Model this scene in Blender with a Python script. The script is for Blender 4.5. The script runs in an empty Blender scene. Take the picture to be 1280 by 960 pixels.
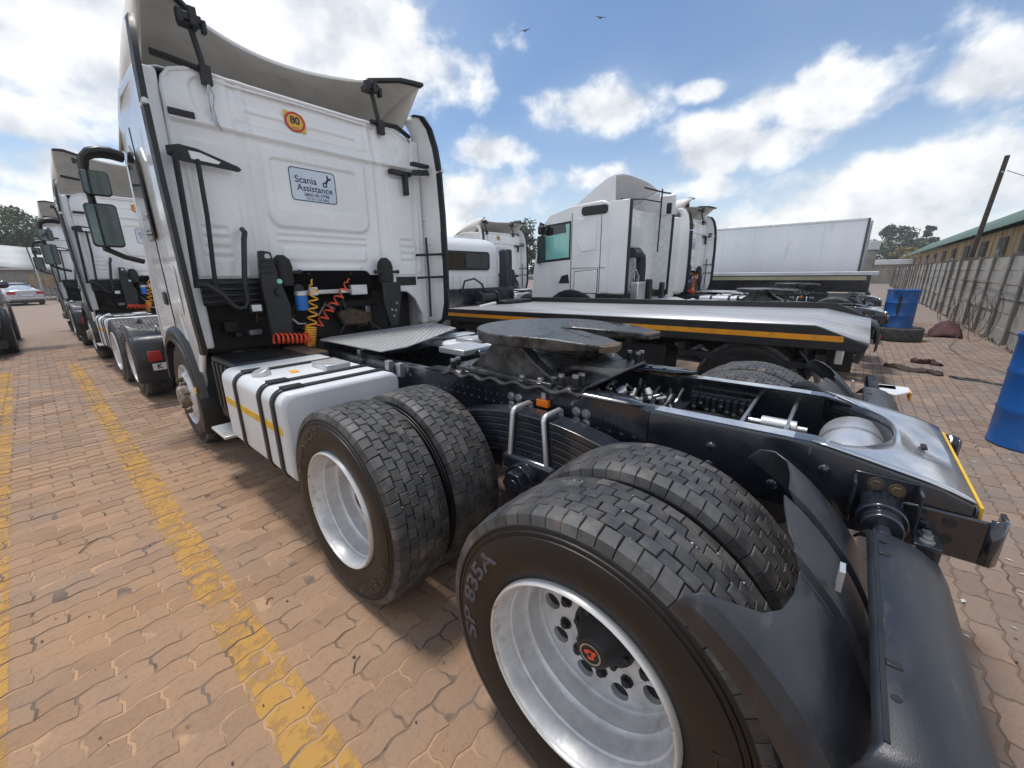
import bpy, bmesh, math, random
from mathutils import Vector, Matrix
from math import sin, cos, pi, radians, sqrt, atan2, hypot
random.seed(7)
HAZE = True
S = bpy.context.scene
COL = S.collection

# ------------------------------------------------------------------ camera
YAW, PITCH, ROLL, CAMH = .8669, .2703, -.01115, 1.627
F_ = Vector((sin(YAW)*cos(PITCH), cos(YAW)*cos(PITCH), -sin(PITCH)))
R_ = Vector((cos(YAW), -sin(YAW), 0)); U_ = R_.cross(F_)
R2 = R_*cos(ROLL)+U_*sin(ROLL); U2 = -R_*sin(ROLL)+U_*cos(ROLL)
cd = bpy.data.cameras.new('camera'); cam = bpy.data.objects.new('camera', cd); COL.objects.link(cam)
cam.matrix_world = Matrix(((R2.x, U2.x, -F_.x, 0), (R2.y, U2.y, -F_.y, 0), (R2.z, U2.z, -F_.z, CAMH), (0, 0, 0, 1)))
cd.sensor_width = 36; cd.lens = 36*494.162/1280; cd.clip_start = .02; cd.clip_end = 3000
S.camera = cam

# ------------------------------------------------------------------ light and exposure
SUN_EL, SUN_AZ = radians(73), radians(352)      # azimuth clockwise from +Y
ld = bpy.data.lights.new('sun', 'SUN'); ld.energy = 2.2; ld.angle = radians(10); ld.color = (1, .95, .88)
sun = bpy.data.objects.new('sun', ld); COL.objects.link(sun)
sd = Vector((sin(SUN_AZ)*cos(SUN_EL), cos(SUN_AZ)*cos(SUN_EL), sin(SUN_EL)))
sun.rotation_euler = sd.to_track_quat('Z', 'Y').to_euler(); sun.location = (0, 0, 20)
S.view_settings.view_transform = 'Standard'; S.view_settings.look = 'None'
S.view_settings.exposure = 0.62; S.view_settings.gamma = 1

# ------------------------------------------------------------------ world: sky with clouds
W = bpy.data.worlds.new('World'); S.world = W; W.use_nodes = True
wt = W.node_tree; wt.nodes.clear()
def wn(t, **k):
    n = wt.nodes.new(t)
    for a, b in k.items(): setattr(n, a, b)
    return n
def wm(op, a, b=None, c=None, clamp=False):
    n = wn('ShaderNodeMath', operation=op); n.use_clamp = clamp
    for i, v in enumerate((a, b, c)):
        if v is None: continue
        if isinstance(v, (int, float)): n.inputs[i].default_value = v
        else: wt.links.new(v, n.inputs[i])
    return n.outputs[0]
sky = wn('ShaderNodeTexSky', sky_type='NISHITA'); sky.sun_disc = False
sky.sun_elevation = SUN_EL; sky.sun_rotation = SUN_AZ; sky.air_density = 1.25; sky.dust_density = 1.2; sky.ozone_density = 2.0; sky.altitude = 1500
tc = wn('ShaderNodeTexCoord'); gen = tc.outputs['Generated']
sep = wn('ShaderNodeSeparateXYZ'); wt.links.new(gen, sep.inputs[0])
DX, DY, DZ = sep.outputs
az = wm('ARCTAN2', DX, DY); el = wm('ARCSINE', DZ)
def wnoise(scale, detail, rough, off=(0, 0, 0), sz=1.3):
    mp = wn('ShaderNodeMapping'); mp.inputs['Scale'].default_value = (1, 1, sz); mp.inputs['Location'].default_value = off
    wt.links.new(gen, mp.inputs[0])
    n = wn('ShaderNodeTexNoise'); n.inputs['Scale'].default_value = scale; n.inputs['Detail'].default_value = detail
    n.inputs['Roughness'].default_value = rough; n.inputs['Distortion'].default_value = .0
    wt.links.new(mp.outputs[0], n.inputs['Vector']); return n.outputs[0]
n1 = wnoise(8.5, 8, .56); 
so = sd*.035
n2 = wnoise(8.5, 5, .56, (so.x, so.y, so.z*1.3+.03))
n3 = wnoise(2.2, 4, .5, (3, 1, 2))
BLOBS = [(0.135,0.356,0.21,0.11,1),(0.519,0.430,0.24,0.10,1),(0.738,0.402,0.10,0.062,.8),(0.043,0.227,0.073,0.042,.9),(0.065,0.163,0.097,0.046,.9),
 (1.056,0.328,0.125,0.045,.95),(1.269,0.338,0.055,0.018,.85),(1.455,0.290,0.125,0.055,1),(1.34,0.240,0.15,0.055,1),(1.30,0.175,0.10,0.035,.7),(1.69,0.276,0.08,0.045,.9),
 (1.606,0.134,0.22,0.06,.95),(1.713,0.140,0.12,0.06,.9),(0.819,0.261,0.085,0.036,.85),(0.760,0.157,0.15,0.075,.9),(1.036,0.206,0.10,0.028,.75),(1.4,0.08,0.45,0.05,.8),(0.033,0.10,0.15,0.05,.8)]
rb = random.Random(3)
for i in range(22):  # unseen clouds outside the view, enlarged to fill the shaded cab walls
    a = 2.1+i*(2*pi-2.55)/22+rb.uniform(-.1, .1)
    BLOBS.append((a if a < pi else a-2*pi, (.16, .42, .75, 1.05)[i % 4]+rb.uniform(-.06, .06), rb.uniform(.26, .42), rb.uniform(.12, .22), rb.uniform(.85, 1)))
cov = None
for a0, e0, sa, se, wgt in BLOBS:
    p = wm('MULTIPLY', wm('SUBTRACT', az, a0), .78/sa); q = wm('MULTIPLY', wm('SUBTRACT', el, e0), .78/se)
    d = wm('ADD', wm('MULTIPLY', p, p), wm('MULTIPLY', q, q))
    b = wm('MULTIPLY', wm('POWER', 2.718, wm('MULTIPLY', d, -1.0)), wgt)
    cov = b if cov is None else wm('MAXIMUM', cov, b)
dens = wm('ADD', cov, wm('MULTIPLY', wm('SUBTRACT', n1, .5), 1.55))
mr = wn('ShaderNodeMapRange', interpolation_type='SMOOTHSTEP'); mr.inputs['From Min'].default_value = .38; mr.inputs['From Max'].default_value = .76
wt.links.new(dens, mr.inputs['Value']); calpha = wm('MULTIPLY', mr.outputs[0], .96)
veil = wn('ShaderNodeMapRange', interpolation_type='SMOOTHSTEP'); veil.inputs['From Min'].default_value = .30; veil.inputs['From Max'].default_value = .85
wt.links.new(wm('ADD', wm('MULTIPLY', n3, .8), wm('MULTIPLY', cov, .45)), veil.inputs['Value'])
lit = wm('ADD', wm('MULTIPLY', wm('SUBTRACT', n1, n2), 3.2), wm('ADD', wm('MULTIPLY', dens, -.16), .78), clamp=True)
cr = wn('ShaderNodeMix', data_type='RGBA'); wt.links.new(lit, cr.inputs['Factor'])
cr.inputs['A'].default_value = (.46, .49, .53, 1); cr.inputs['B'].default_value = (.75, .755, .76, 1)
skm = wn('ShaderNodeMix', data_type='RGBA', blend_type='MULTIPLY'); skm.inputs['Factor'].default_value = 1
wt.links.new(sky.outputs[0], skm.inputs['A']); skm.inputs['B'].default_value = (.072, .082, .090, 1)
hz = wn('ShaderNodeMapRange', interpolation_type='SMOOTHSTEP'); hz.inputs['From Min'].default_value = .33; hz.inputs['From Max'].default_value = -.02
wt.links.new(el, hz.inputs['Value'])
m1 = wn('ShaderNodeMix', data_type='RGBA'); wt.links.new(wm('MAXIMUM', wm('MULTIPLY', hz.outputs[0], .82), wm('MULTIPLY', veil.outputs[0], .16)), m1.inputs['Factor'])
wt.links.new(skm.outputs['Result'], m1.inputs['A']); m1.inputs['B'].default_value = (.56, .62, .67, 1)
m2 = wn('ShaderNodeMix', data_type='RGBA'); wt.links.new(calpha, m2.inputs['Factor'])
wt.links.new(m1.outputs['Result'], m2.inputs['A']); wt.links.new(cr.outputs['Result'], m2.inputs['B'])
bg = wn('ShaderNodeBackground'); bg.inputs['Strength'].default_value = 1.0; wt.links.new(m2.outputs['Result'], bg.inputs['Color'])
W.cycles.sampling_method = 'MANUAL'; W.cycles.sample_map_resolution = 512
wo = wn('ShaderNodeOutputWorld'); wt.links.new(bg.outputs[0], wo.inputs['Surface'])

# ------------------------------------------------------------------ materials
def pbr(name, c1, c2=None, scale=6, r=(.5, .5), metal=0, bump=0, bscale=60, coat=0, lo=.4, hi=.65, c3=None, s3=2.5, lo3=.58, hi3=.72, stretch=(1, 1, 1), emit=0, spec=.5, obj=True, r3=None):
    m = bpy.data.materials.new(name); m.use_nodes = True; t = m.node_tree; b = t.nodes['Principled BSDF']
    N = t.nodes.new; L = t.links.new
    b.inputs['Metallic'].default_value = metal; b.inputs['Roughness'].default_value = r[0]; b.inputs['Base Color'].default_value = (*c1, 1)
    b.inputs['Coat Weight'].default_value = coat; b.inputs['Coat Roughness'].default_value = .08; b.inputs['Specular IOR Level'].default_value = spec
    if c2 is None and not bump: return m
    co = N('ShaderNodeTexCoord'); mp = N('ShaderNodeMapping'); mp.inputs['Scale'].default_value = stretch
    L(co.outputs['Object'], mp.inputs[0])
    def noise(s, d=6, ro=.6):
        n = N('ShaderNodeTexNoise'); n.inputs['Scale'].default_value = s; n.inputs['Detail'].default_value = d; n.inputs['Roughness'].default_value = ro
        L(mp.outputs[0], n.inputs['Vector']); return n.outputs[0]
    def rng(v, a, c, x=0, y=1):
        q = N('ShaderNodeMapRange'); q.inputs['From Min'].default_value = a; q.inputs['From Max'].default_value = c
        q.inputs['To Min'].default_value = x; q.inputs['To Max'].default_value = y; L(v, q.inputs['Value']); return q.outputs[0]
    if c2 is not None:
        f = rng(noise(scale), lo, hi)
        mx = N('ShaderNodeMix'); mx.data_type = 'RGBA'; L(f, mx.inputs['Factor']); mx.inputs['A'].default_value = (*c1, 1); mx.inputs['B'].default_value = (*c2, 1)
        out = mx.outputs['Result']; rr = rng(f, 0, 1, r[0], r[1])
        if c3 is not None:
            g = rng(noise(s3, 8, .65), lo3, hi3)
            m3 = N('ShaderNodeMix'); m3.data_type = 'RGBA'; L(g, m3.inputs['Factor']); L(out, m3.inputs['A']); m3.inputs['B'].default_value = (*c3, 1); out = m3.outputs['Result']
            if r3 is not None:
                q = N('ShaderNodeMix'); L(g, q.inputs[0]); L(rr, q.inputs[2]); q.inputs[3].default_value = r3; rr = q.outputs[0]
        L(out, b.inputs['Base Color']); L(rr, b.inputs['Roughness'])
    if bump:
        bp = N('ShaderNodeBump'); bp.inputs['Strength'].default_value = 1; bp.inputs['Distance'].default_value = bump
        L(noise(bscale, 4), bp.inputs['Height']); L(bp.outputs[0], b.inputs['Normal'])
    return m
M = {}
M['white'] = pbr('white_paint', (.80, .81, .81), (.73, .74, .74), 2.5, (.22, .34), coat=.5, c3=(.62, .60, .57), s3=3, lo3=.60, hi3=.90)
M['whiteb'] = pbr('white_paint_dusty', (.66, .68, .70), (.56, .58, .61), 1.6, (.38, .5), c3=(.48, .46, .43), s3=3.5, lo3=.58, hi3=.85, stretch=(1, 1, .45))
M['beige'] = pbr('spoiler_inside', (.66, .63, .58), (.56, .53, .48), 3, (.5, .6), c3=(.42, .39, .34), s3=6, lo3=.6, hi3=.85)
M['frame'] = pbr('frame_paint', (.010, .013, .020), (.018, .021, .029), 5, (.20, .36), coat=.8, c3=(.060, .056, .052), s3=7, lo3=.63, hi3=.80, r3=.6, bump=.0006, bscale=90)
M['plastic'] = pbr('black_plastic', (.008, .009, .011), (.015, .016, .018), 7, (.36, .52), bump=.0004, bscale=220, c3=(.045, .042, .038), s3=9, lo3=.60, hi3=.85)
M['fender'] = pbr('fender_plastic', (.017, .020, .026), (.028, .031, .037), 5, (.30, .46), bump=.0005, bscale=240, c3=(.085, .083, .08), s3=9, lo3=.60, hi3=.82, stretch=(1, 3.2, .7), r3=.65)
M['black'] = pbr('black_trim', (.007, .008, .009), (.013, .014, .015), 9, (.42, .6))
M['dark'] = pbr('underbody_dark', (.008, .008, .009), (.022, .018, .015), 7, (.6, .85), bump=.004, bscale=18, c3=(.05, .035, .025), s3=11)
M['rubber'] = pbr('tyre_sidewall', (.0038, .0036, .0037), (.0075, .0064, .0056), 4, (.42, .58), c3=(.022, .0155, .011), s3=5, lo3=.54, hi3=.82, bump=.0006, bscale=120, r3=.75)
M['tread'] = pbr('tyre_tread', (.042, .043, .046), (.082, .081, .080), 14, (.50, .72), c3=(.165, .125, .092), s3=9, lo3=.54, hi3=.76, bump=.0012, bscale=130)
def tread_tint(m):
    t = m.node_tree; b = t.nodes['Principled BSDF']; old = b.inputs['Base Color'].links[0].from_socket
    at = t.nodes.new('ShaderNodeAttribute'); at.attribute_name = 'rnd'
    q = t.nodes.new('ShaderNodeMapRange'); q.inputs['To Min'].default_value = .55; q.inputs['To Max'].default_value = 1.25; t.links.new(at.outputs['Fac'], q.inputs['Value'])
    mx = t.nodes.new('ShaderNodeMix'); mx.data_type = 'RGBA'; mx.blend_type = 'MULTIPLY'; mx.inputs['Factor'].default_value = 1
    t.links.new(old, mx.inputs['A']); t.links.new(q.outputs[0], mx.inputs['B']); t.links.new(mx.outputs['Result'], b.inputs['Base Color'])
tread_tint(M['tread'])
M['pebble'] = pbr('trapped_pebbles', (.55, .52, .48), (.42, .36, .30), 60, (.7, .8))
M['letters'] = pbr('tyre_letters', (.004, .004, .005), (.008, .008, .010), 30, (.25, .4))
M['lettersb'] = pbr('tyre_letters_worn', (.075, .085, .105), (.040, .046, .058), 26, (.45, .6))
M['rim'] = pbr('wheel_silver', (.66, .67, .68), (.47, .47, .47), 9, (.34, .55), metal=.25, c3=(.21, .14, .095), s3=6, lo3=.56, hi3=.74, r3=.8, bump=.001, bscale=60)
M['rimedge'] = pbr('wheel_edge_rust', (.60, .59, .57), (.22, .13, .08), 14, (.35, .8), metal=.4, lo=.60, hi=.68)
M['grease'] = pbr('greasy_steel', (.055, .056, .058), (.125, .125, .125), 9, (.26, .5), metal=.45, c3=(.020, .019, .018), s3=5, lo3=.48, hi3=.62, r3=.22, bump=.0025, bscale=30)
M['rust'] = pbr('rusty_steel', (.13, .085, .055), (.07, .055, .045), 20, (.55, .8), metal=.2, bump=.002, bscale=40)
M['rusthub'] = pbr('rusty_silver_hub', (.34, .32, .30), (.16, .115, .08), 12, (.5, .75), metal=.3, lo=.42, hi=.60)
M['zinc'] = pbr('zinc_steel', (.50, .51, .52), (.34, .35, .36), 20, (.28, .45), metal=.8)
M['alu'] = pbr('aluminium', (.66, .67, .68), (.52, .53, .54), 12, (.32, .5), metal=.7, c3=(.40, .36, .31), s3=7, lo3=.62, hi3=.8)
M['checker'] = pbr('checker_plate', (.72, .73, .74), (.56, .56, .56), 10, (.30, .46), metal=.55, c3=(.42, .38, .33), s3=8)
M['yellow'] = pbr('yellow_tape', (.72, .45, .02), (.60, .35, .02), 8, (.35, .5))
M['orange'] = pbr('orange_strip', (.74, .30, .01), (.62, .24, .01), 6, (.35, .5), c3=(.35, .17, .03), s3=12)
M['amber'] = pbr('amber_lens', (.85, .20, .01), (.75, .17, .01), 9, (.2, .3))
M['red'] = pbr('red_lens', (.40, .01, .015), (.30, .01, .01), 9, (.15, .25), coat=.5)
M['coilr'] = pbr('red_coil', (.80, .09, .03), (.70, .07, .02), 9, (.3, .45))
M['coily'] = pbr('yellow_coil', (.88, .42, .03), (.80, .36, .02), 9, (.3, .45))
M['blue'] = pbr('blue_plastic', (.012, .105, .36), (.010, .085, .30), 4, (.32, .45), c3=(.08, .16, .30), s3=7, lo3=.55, hi3=.75, bump=.004, bscale=7, stretch=(1, 1, .5))
M['bluecan'] = pbr('blue_canister', (.02, .16, .55), (.02, .13, .45), 4, (.3, .4))
M['glass'] = pbr('tinted_glass', (.012, .016, .017), (.016, .020, .021), 3, (.04, .07), spec=.8)
M['green'] = pbr('green_glass', (.22, .56, .50), (.30, .62, .56), 3, (.05, .1), spec=.8)
M['mirror'] = pbr('mirror_glass', (.10, .125, .125), (.08, .10, .10), 3, (.03, .05), metal=1)
M['sticker'] = pbr('sticker_white', (.60, .68, .78), (.52, .61, .73), 5, (.35, .45))
M['ink'] = pbr('ink_dark', (.012, .017, .030), (.015, .02, .034), 9, (.4, .5))
M['stred'] = pbr('sticker_red', (.50, .05, .02), (.42, .04, .02), 30, (.35, .45))
M['styel'] = pbr('sticker_yellow', (.80, .45, .06), (.72, .40, .05), 30, (.35, .45))
M['deck'] = pbr('deck_steel', (.52, .52, .52), (.40, .40, .41), 3, (.32, .5), metal=.5, c3=(.30, .28, .27), s3=4, stretch=(1, .25, 1), r3=.6)
M['box'] = pbr('trailer_panel', (.74, .77, .80), (.67, .70, .73), .8, (.45, .55), c3=(.46, .46, .46), s3=1.2, stretch=(1, 1, .3))
M['concrete'] = pbr('precast_concrete', (.35, .335, .30), (.27, .255, .225), 2.2, (.85, .95), c3=(.17, .155, .125), s3=3.2, lo3=.52, hi3=.74, bump=.006, bscale=25, stretch=(1, 1, .5))
M['post'] = pbr('concrete_post', (.17, .15, .13), (.11, .10, .085), 3, (.85, .95), c3=(.26, .23, .2), s3=5, bump=.005, bscale=30)
M['boards'] = pbr('yellow_boards', (.50, .34, .15), (.36, .24, .12), 2.2, (.7, .85), c3=(.17, .10, .06), s3=2.6, lo3=.52, hi3=.66, stretch=(1, 1, .16))
M['greenroof'] = pbr('green_roof', (.085, .155, .11), (.065, .125, .088), .6, (.5, .65), c3=(.17, .25, .17), s3=.9)
M['wood'] = pbr('pole_wood', (.10, .075, .055), (.06, .047, .037), 5, (.8, .9), stretch=(4, 4, .4))
M['wire'] = pbr('old_wire', (.12, .085, .07), (.20, .16, .13), 4, (.5, .7), metal=.4)
M['cloth'] = pbr('dirty_cloth', (.03, .024, .02), (.075, .045, .035), 6, (.85, .95), bump=.01, bscale=20)
M['maroon'] = pbr('maroon_cloth', (.075, .022, .02), (.045, .016, .016), 6, (.75, .9), bump=.01, bscale=14)
M['silver'] = pbr('silver_car_paint', (.50, .51, .53), (.46, .47, .49), 2, (.22, .3), metal=.4, coat=.8)
M['darkcar'] = pbr('dark_car_paint', (.020, .022, .027), (.026, .028, .034), 2, (.2, .28), coat=.8)
M['shade'] = pbr('shade_cloth', (.46, .47, .46), (.38, .39, .38), .8, (.7, .8))
M['bark'] = pbr('bark', (.075, .058, .044), (.045, .036, .028), 3, (.85, .95))
M['sand'] = None
M['void'] = pbr('opening_shade_black', (.004, .004, .004), (.006, .006, .006), 5, (.95, 1), spec=.1)
M['glare'] = pbr('frame_glare_steel', (.60, .62, .66), (.44, .46, .50), 5, (.16, .32), metal=.85, c3=(.20, .21, .23), s3=9, lo3=.60, hi3=.80, bump=.0012, bscale=9)  # bright metal stands in for sky and sun glare on the dark frame
M['cream'] = pbr('cream_beam', (.50, .46, .30), (.42, .39, .27), 2, (.5, .6))
def leafmat(name, a, b):
    m = bpy.data.materials.new(name); m.use_nodes = True; t = m.node_tree; p = t.nodes['Principled BSDF']
    at = t.nodes.new('ShaderNodeAttribute'); at.attribute_name = 'rnd'
    mx = t.nodes.new('ShaderNodeMix'); mx.data_type = 'RGBA'; t.links.new(at.outputs['Fac'], mx.inputs['Factor'])
    mx.inputs['A'].default_value = (*a, 1); mx.inputs['B'].default_value = (*b, 1)
    t.links.new(mx.outputs['Result'], p.inputs['Base Color']); p.inputs['Roughness'].default_value = .55
    return m
M['leaf'] = leafmat('leaves_mid_green', (.020, .040, .012), (.085, .125, .032))
M['leaf2'] = leafmat('leaves_grey_green', (.035, .055, .028), (.10, .13, .07))
M['leafy'] = leafmat('leaves_yellow', (.17, .14, .03), (.32, .25, .06))

def paver_mat(name, far):
    m = bpy.data.materials.new(name); m.use_nodes = True; t = m.node_tree; b = t.nodes['Principled BSDF']; N = t.nodes.new; L = t.links.new
    geo = N('ShaderNodeNewGeometry')
    def noise(s, d=6, ro=.6):
        n = N('ShaderNodeTexNoise'); n.inputs['Scale'].default_value = s; n.inputs['Detail'].default_value = d; n.inputs['Roughness'].default_value = ro
        L(geo.outputs['Position'], n.inputs['Vector']); return n.outputs[0]
    def rng(v, a, c, x=0, y=1):
        q = N('ShaderNodeMapRange'); q.inputs['From Min'].default_value = a; q.inputs['From Max'].default_value = c
        q.inputs['To Min'].default_value = x; q.inputs['To Max'].default_value = y; L(v, q.inputs['Value']); return q.outputs[0]
    def mix(f, a, c):
        q = N('ShaderNodeMix'); q.data_type = 'RGBA'
        for s, v in (('Factor', f), ('A', a), ('B', c)):
            if isinstance(v, tuple): q.inputs[s].default_value = (*v, 1)
            elif isinstance(v, float): q.inputs[s].default_value = v
            else: L(v, q.inputs[s])
        return q.outputs['Result']
    def mul(a, c):
        q = N('ShaderNodeMath'); q.operation = 'MULTIPLY'; L(a, q.inputs[0]); L(c, q.inputs[1]); return q.outputs[0]
    sp = N('ShaderNodeSeparateXYZ'); L(geo.outputs['Position'], sp.inputs[0])
    if far:
        tm = N('ShaderNodeMapping'); tm.inputs['Scale'].default_value = (1, 1, 1); L(geo.outputs['Position'], tm.inputs[0])
        br = N('ShaderNodeTexBrick'); L(tm.outputs[0], br.inputs['Vector']); br.inputs['Scale'].default_value = 1
        br.inputs['Brick Width'].default_value = .225; br.inputs['Row Height'].default_value = .1125; br.inputs['Mortar Size'].default_value = .006; br.inputs['Mortar Smooth'].default_value = .3
        br.inputs['Color1'].default_value = (.31, .245, .20, 1); br.inputs['Color2'].default_value = (.255, .20, .165, 1); br.inputs['Mortar'].default_value = (.15, .12, .10, 1)
        base = br.outputs['Color']
    else:
        at = N('ShaderNodeAttribute'); at.attribute_name = 'rnd'
        base = mix(at.outputs['Fac'], (.178, .112, .079), (.352, .232, .160))
    base = mix(rng(noise(2.2, 5), .40, .68), base, (.225, .178, .150))                       # greyer areas
    dust = rng(noise(.7, 5), .36, .62)
    west = mul(rng(sp.outputs[0], 2.0, .4), rng(sp.outputs[1], -.5, .7))                                                      # sandy dust lies west of the truck row
    near = rng(sp.outputs[1], 8.5, 3.5)
    base = mix(mul(mul(rng(dust, 0, 1, .30, .95), west), rng(near, 0, 1, .15, .80)), base, (.405, .245, .134))
    east = rng(sp.outputs[0], 1.6, 3.2)
    base = mix(rng(east, 0, 1, 0, .38), base, (.215, .180, .158))                            # greyer bricks east of the truck
    base = mix(mul(rng(noise(1.3, 6), .52, .68), rng(east, 0, 1, 0, .75)), base, (.165, .150, .145))   # oil darkened
    base = mix(rng(noise(38, 5, .7), .50, .80, 0, .5), base, (.15, .105, .08))
    base = mix(rng(noise(90, 3, .7), .60, .75, 0, .5), base, (.42, .33, .25))
    L(base, b.inputs['Base Color']); b.inputs['Roughness'].default_value = .85; b.inputs['Specular IOR Level'].default_value = .25
    bp = N('ShaderNodeBump'); bp.inputs['Distance'].default_value = .006; L(noise(60, 7, .75), bp.inputs['Height']); L(bp.outputs[0], b.inputs['Normal'])
    return m
M['paver'] = paver_mat('brick_paver', False)
M['ground'] = paver_mat('paving_far', True)
def joint_mat():
    m = pbr('joint_sand', (.085, .064, .050), (.19, .140, .105), 1.1, (.9, .95), lo=.40, hi=.56, c3=(.075, .062, .05), s3=3, lo3=.54, hi3=.66, bump=.004, bscale=120)
    t = m.node_tree; b = t.nodes['Principled BSDF']; N = t.nodes.new; L = t.links.new
    geo = N('ShaderNodeNewGeometry'); sp = N('ShaderNodeSeparateXYZ'); L(geo.outputs['Position'], sp.inputs[0])
    fs = []
    for i, (a, c) in enumerate(((2.0, .3), (7.5, 3.0))):
        q = N('ShaderNodeMapRange'); q.inputs['From Min'].default_value = a; q.inputs['From Max'].default_value = c; L(sp.outputs[i], q.inputs['Value']); fs.append(q.outputs[0])
    n = N('ShaderNodeTexNoise'); n.inputs['Scale'].default_value = 4.5; n.inputs['Detail'].default_value = 6; L(geo.outputs['Position'], n.inputs['Vector'])
    q = N('ShaderNodeMapRange'); q.inputs['From Min'].default_value = .60; q.inputs['From Max'].default_value = .44; L(n.outputs[0], q.inputs['Value']); fs.append(q.outputs[0])
    f = fs[0]
    for g in fs[1:]:
        k = N('ShaderNodeMath'); k.operation = 'MULTIPLY'; L(f, k.inputs[0]); L(g, k.inputs[1]); f = k.outputs[0]
    old = b.inputs['Base Color'].links[0].from_socket
    mx = N('ShaderNodeMix'); mx.data_type = 'RGBA'; L(f, mx.inputs['Factor']); L(old, mx.inputs['A']); mx.inputs['B'].default_value = (.43, .27, .158, 1); L(mx.outputs['Result'], b.inputs['Base Color'])
    return m
M['sand'] = joint_mat()
def paint_mat():
    m = bpy.data.materials.new('worn_yellow_paint'); m.use_nodes = True; t = m.node_tree; b = t.nodes['Principled BSDF']; N = t.nodes.new; L = t.links.new
    geo = N('ShaderNodeNewGeometry'); out = t.nodes['Material Output']
    def noise(s, d):
        n = N('ShaderNodeTexNoise'); n.inputs['Scale'].default_value = s; n.inputs['Detail'].default_value = d; n.inputs['Roughness'].default_value = .7
        L(geo.outputs['Position'], n.inputs['Vector']); return n.outputs[0]
    ad = N('ShaderNodeMath'); ad.operation = 'ADD'; L(noise(16, 7), ad.inputs[0])
    a2 = N('ShaderNodeMath'); a2.operation = 'MULTIPLY'; a2.inputs[1].default_value = .9; L(noise(2.6, 3), a2.inputs[0]); L(a2.outputs[0], ad.inputs[1])
    r = N('ShaderNodeMapRange'); r.inputs['From Min'].default_value = .90; r.inputs['From Max'].default_value = 1.08; r.inputs['To Min'].default_value = .80; r.inputs['To Max'].default_value = .05; L(ad.outputs[0], r.inputs['Value'])
    mx = N('ShaderNodeMix'); mx.data_type = 'RGBA'; L(noise(30, 5), mx.inputs['Factor']); mx.inputs['A'].default_value = (.55, .285, .038, 1); mx.inputs['B'].default_value = (.42, .235, .065, 1)
    L(mx.outputs['Result'], b.inputs['Base Color']); b.inputs['Roughness'].default_value = .7
    tr = N('ShaderNodeBsdfTransparent'); ms = N('ShaderNodeMixShader'); L(r.outputs[0], ms.inputs[0]); L(tr.outputs[0], ms.inputs[1]); L(b.outputs[0], ms.inputs[2]); L(ms.outputs[0], out.inputs['Surface'])
    return m
M['paint'] = paint_mat()

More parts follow.
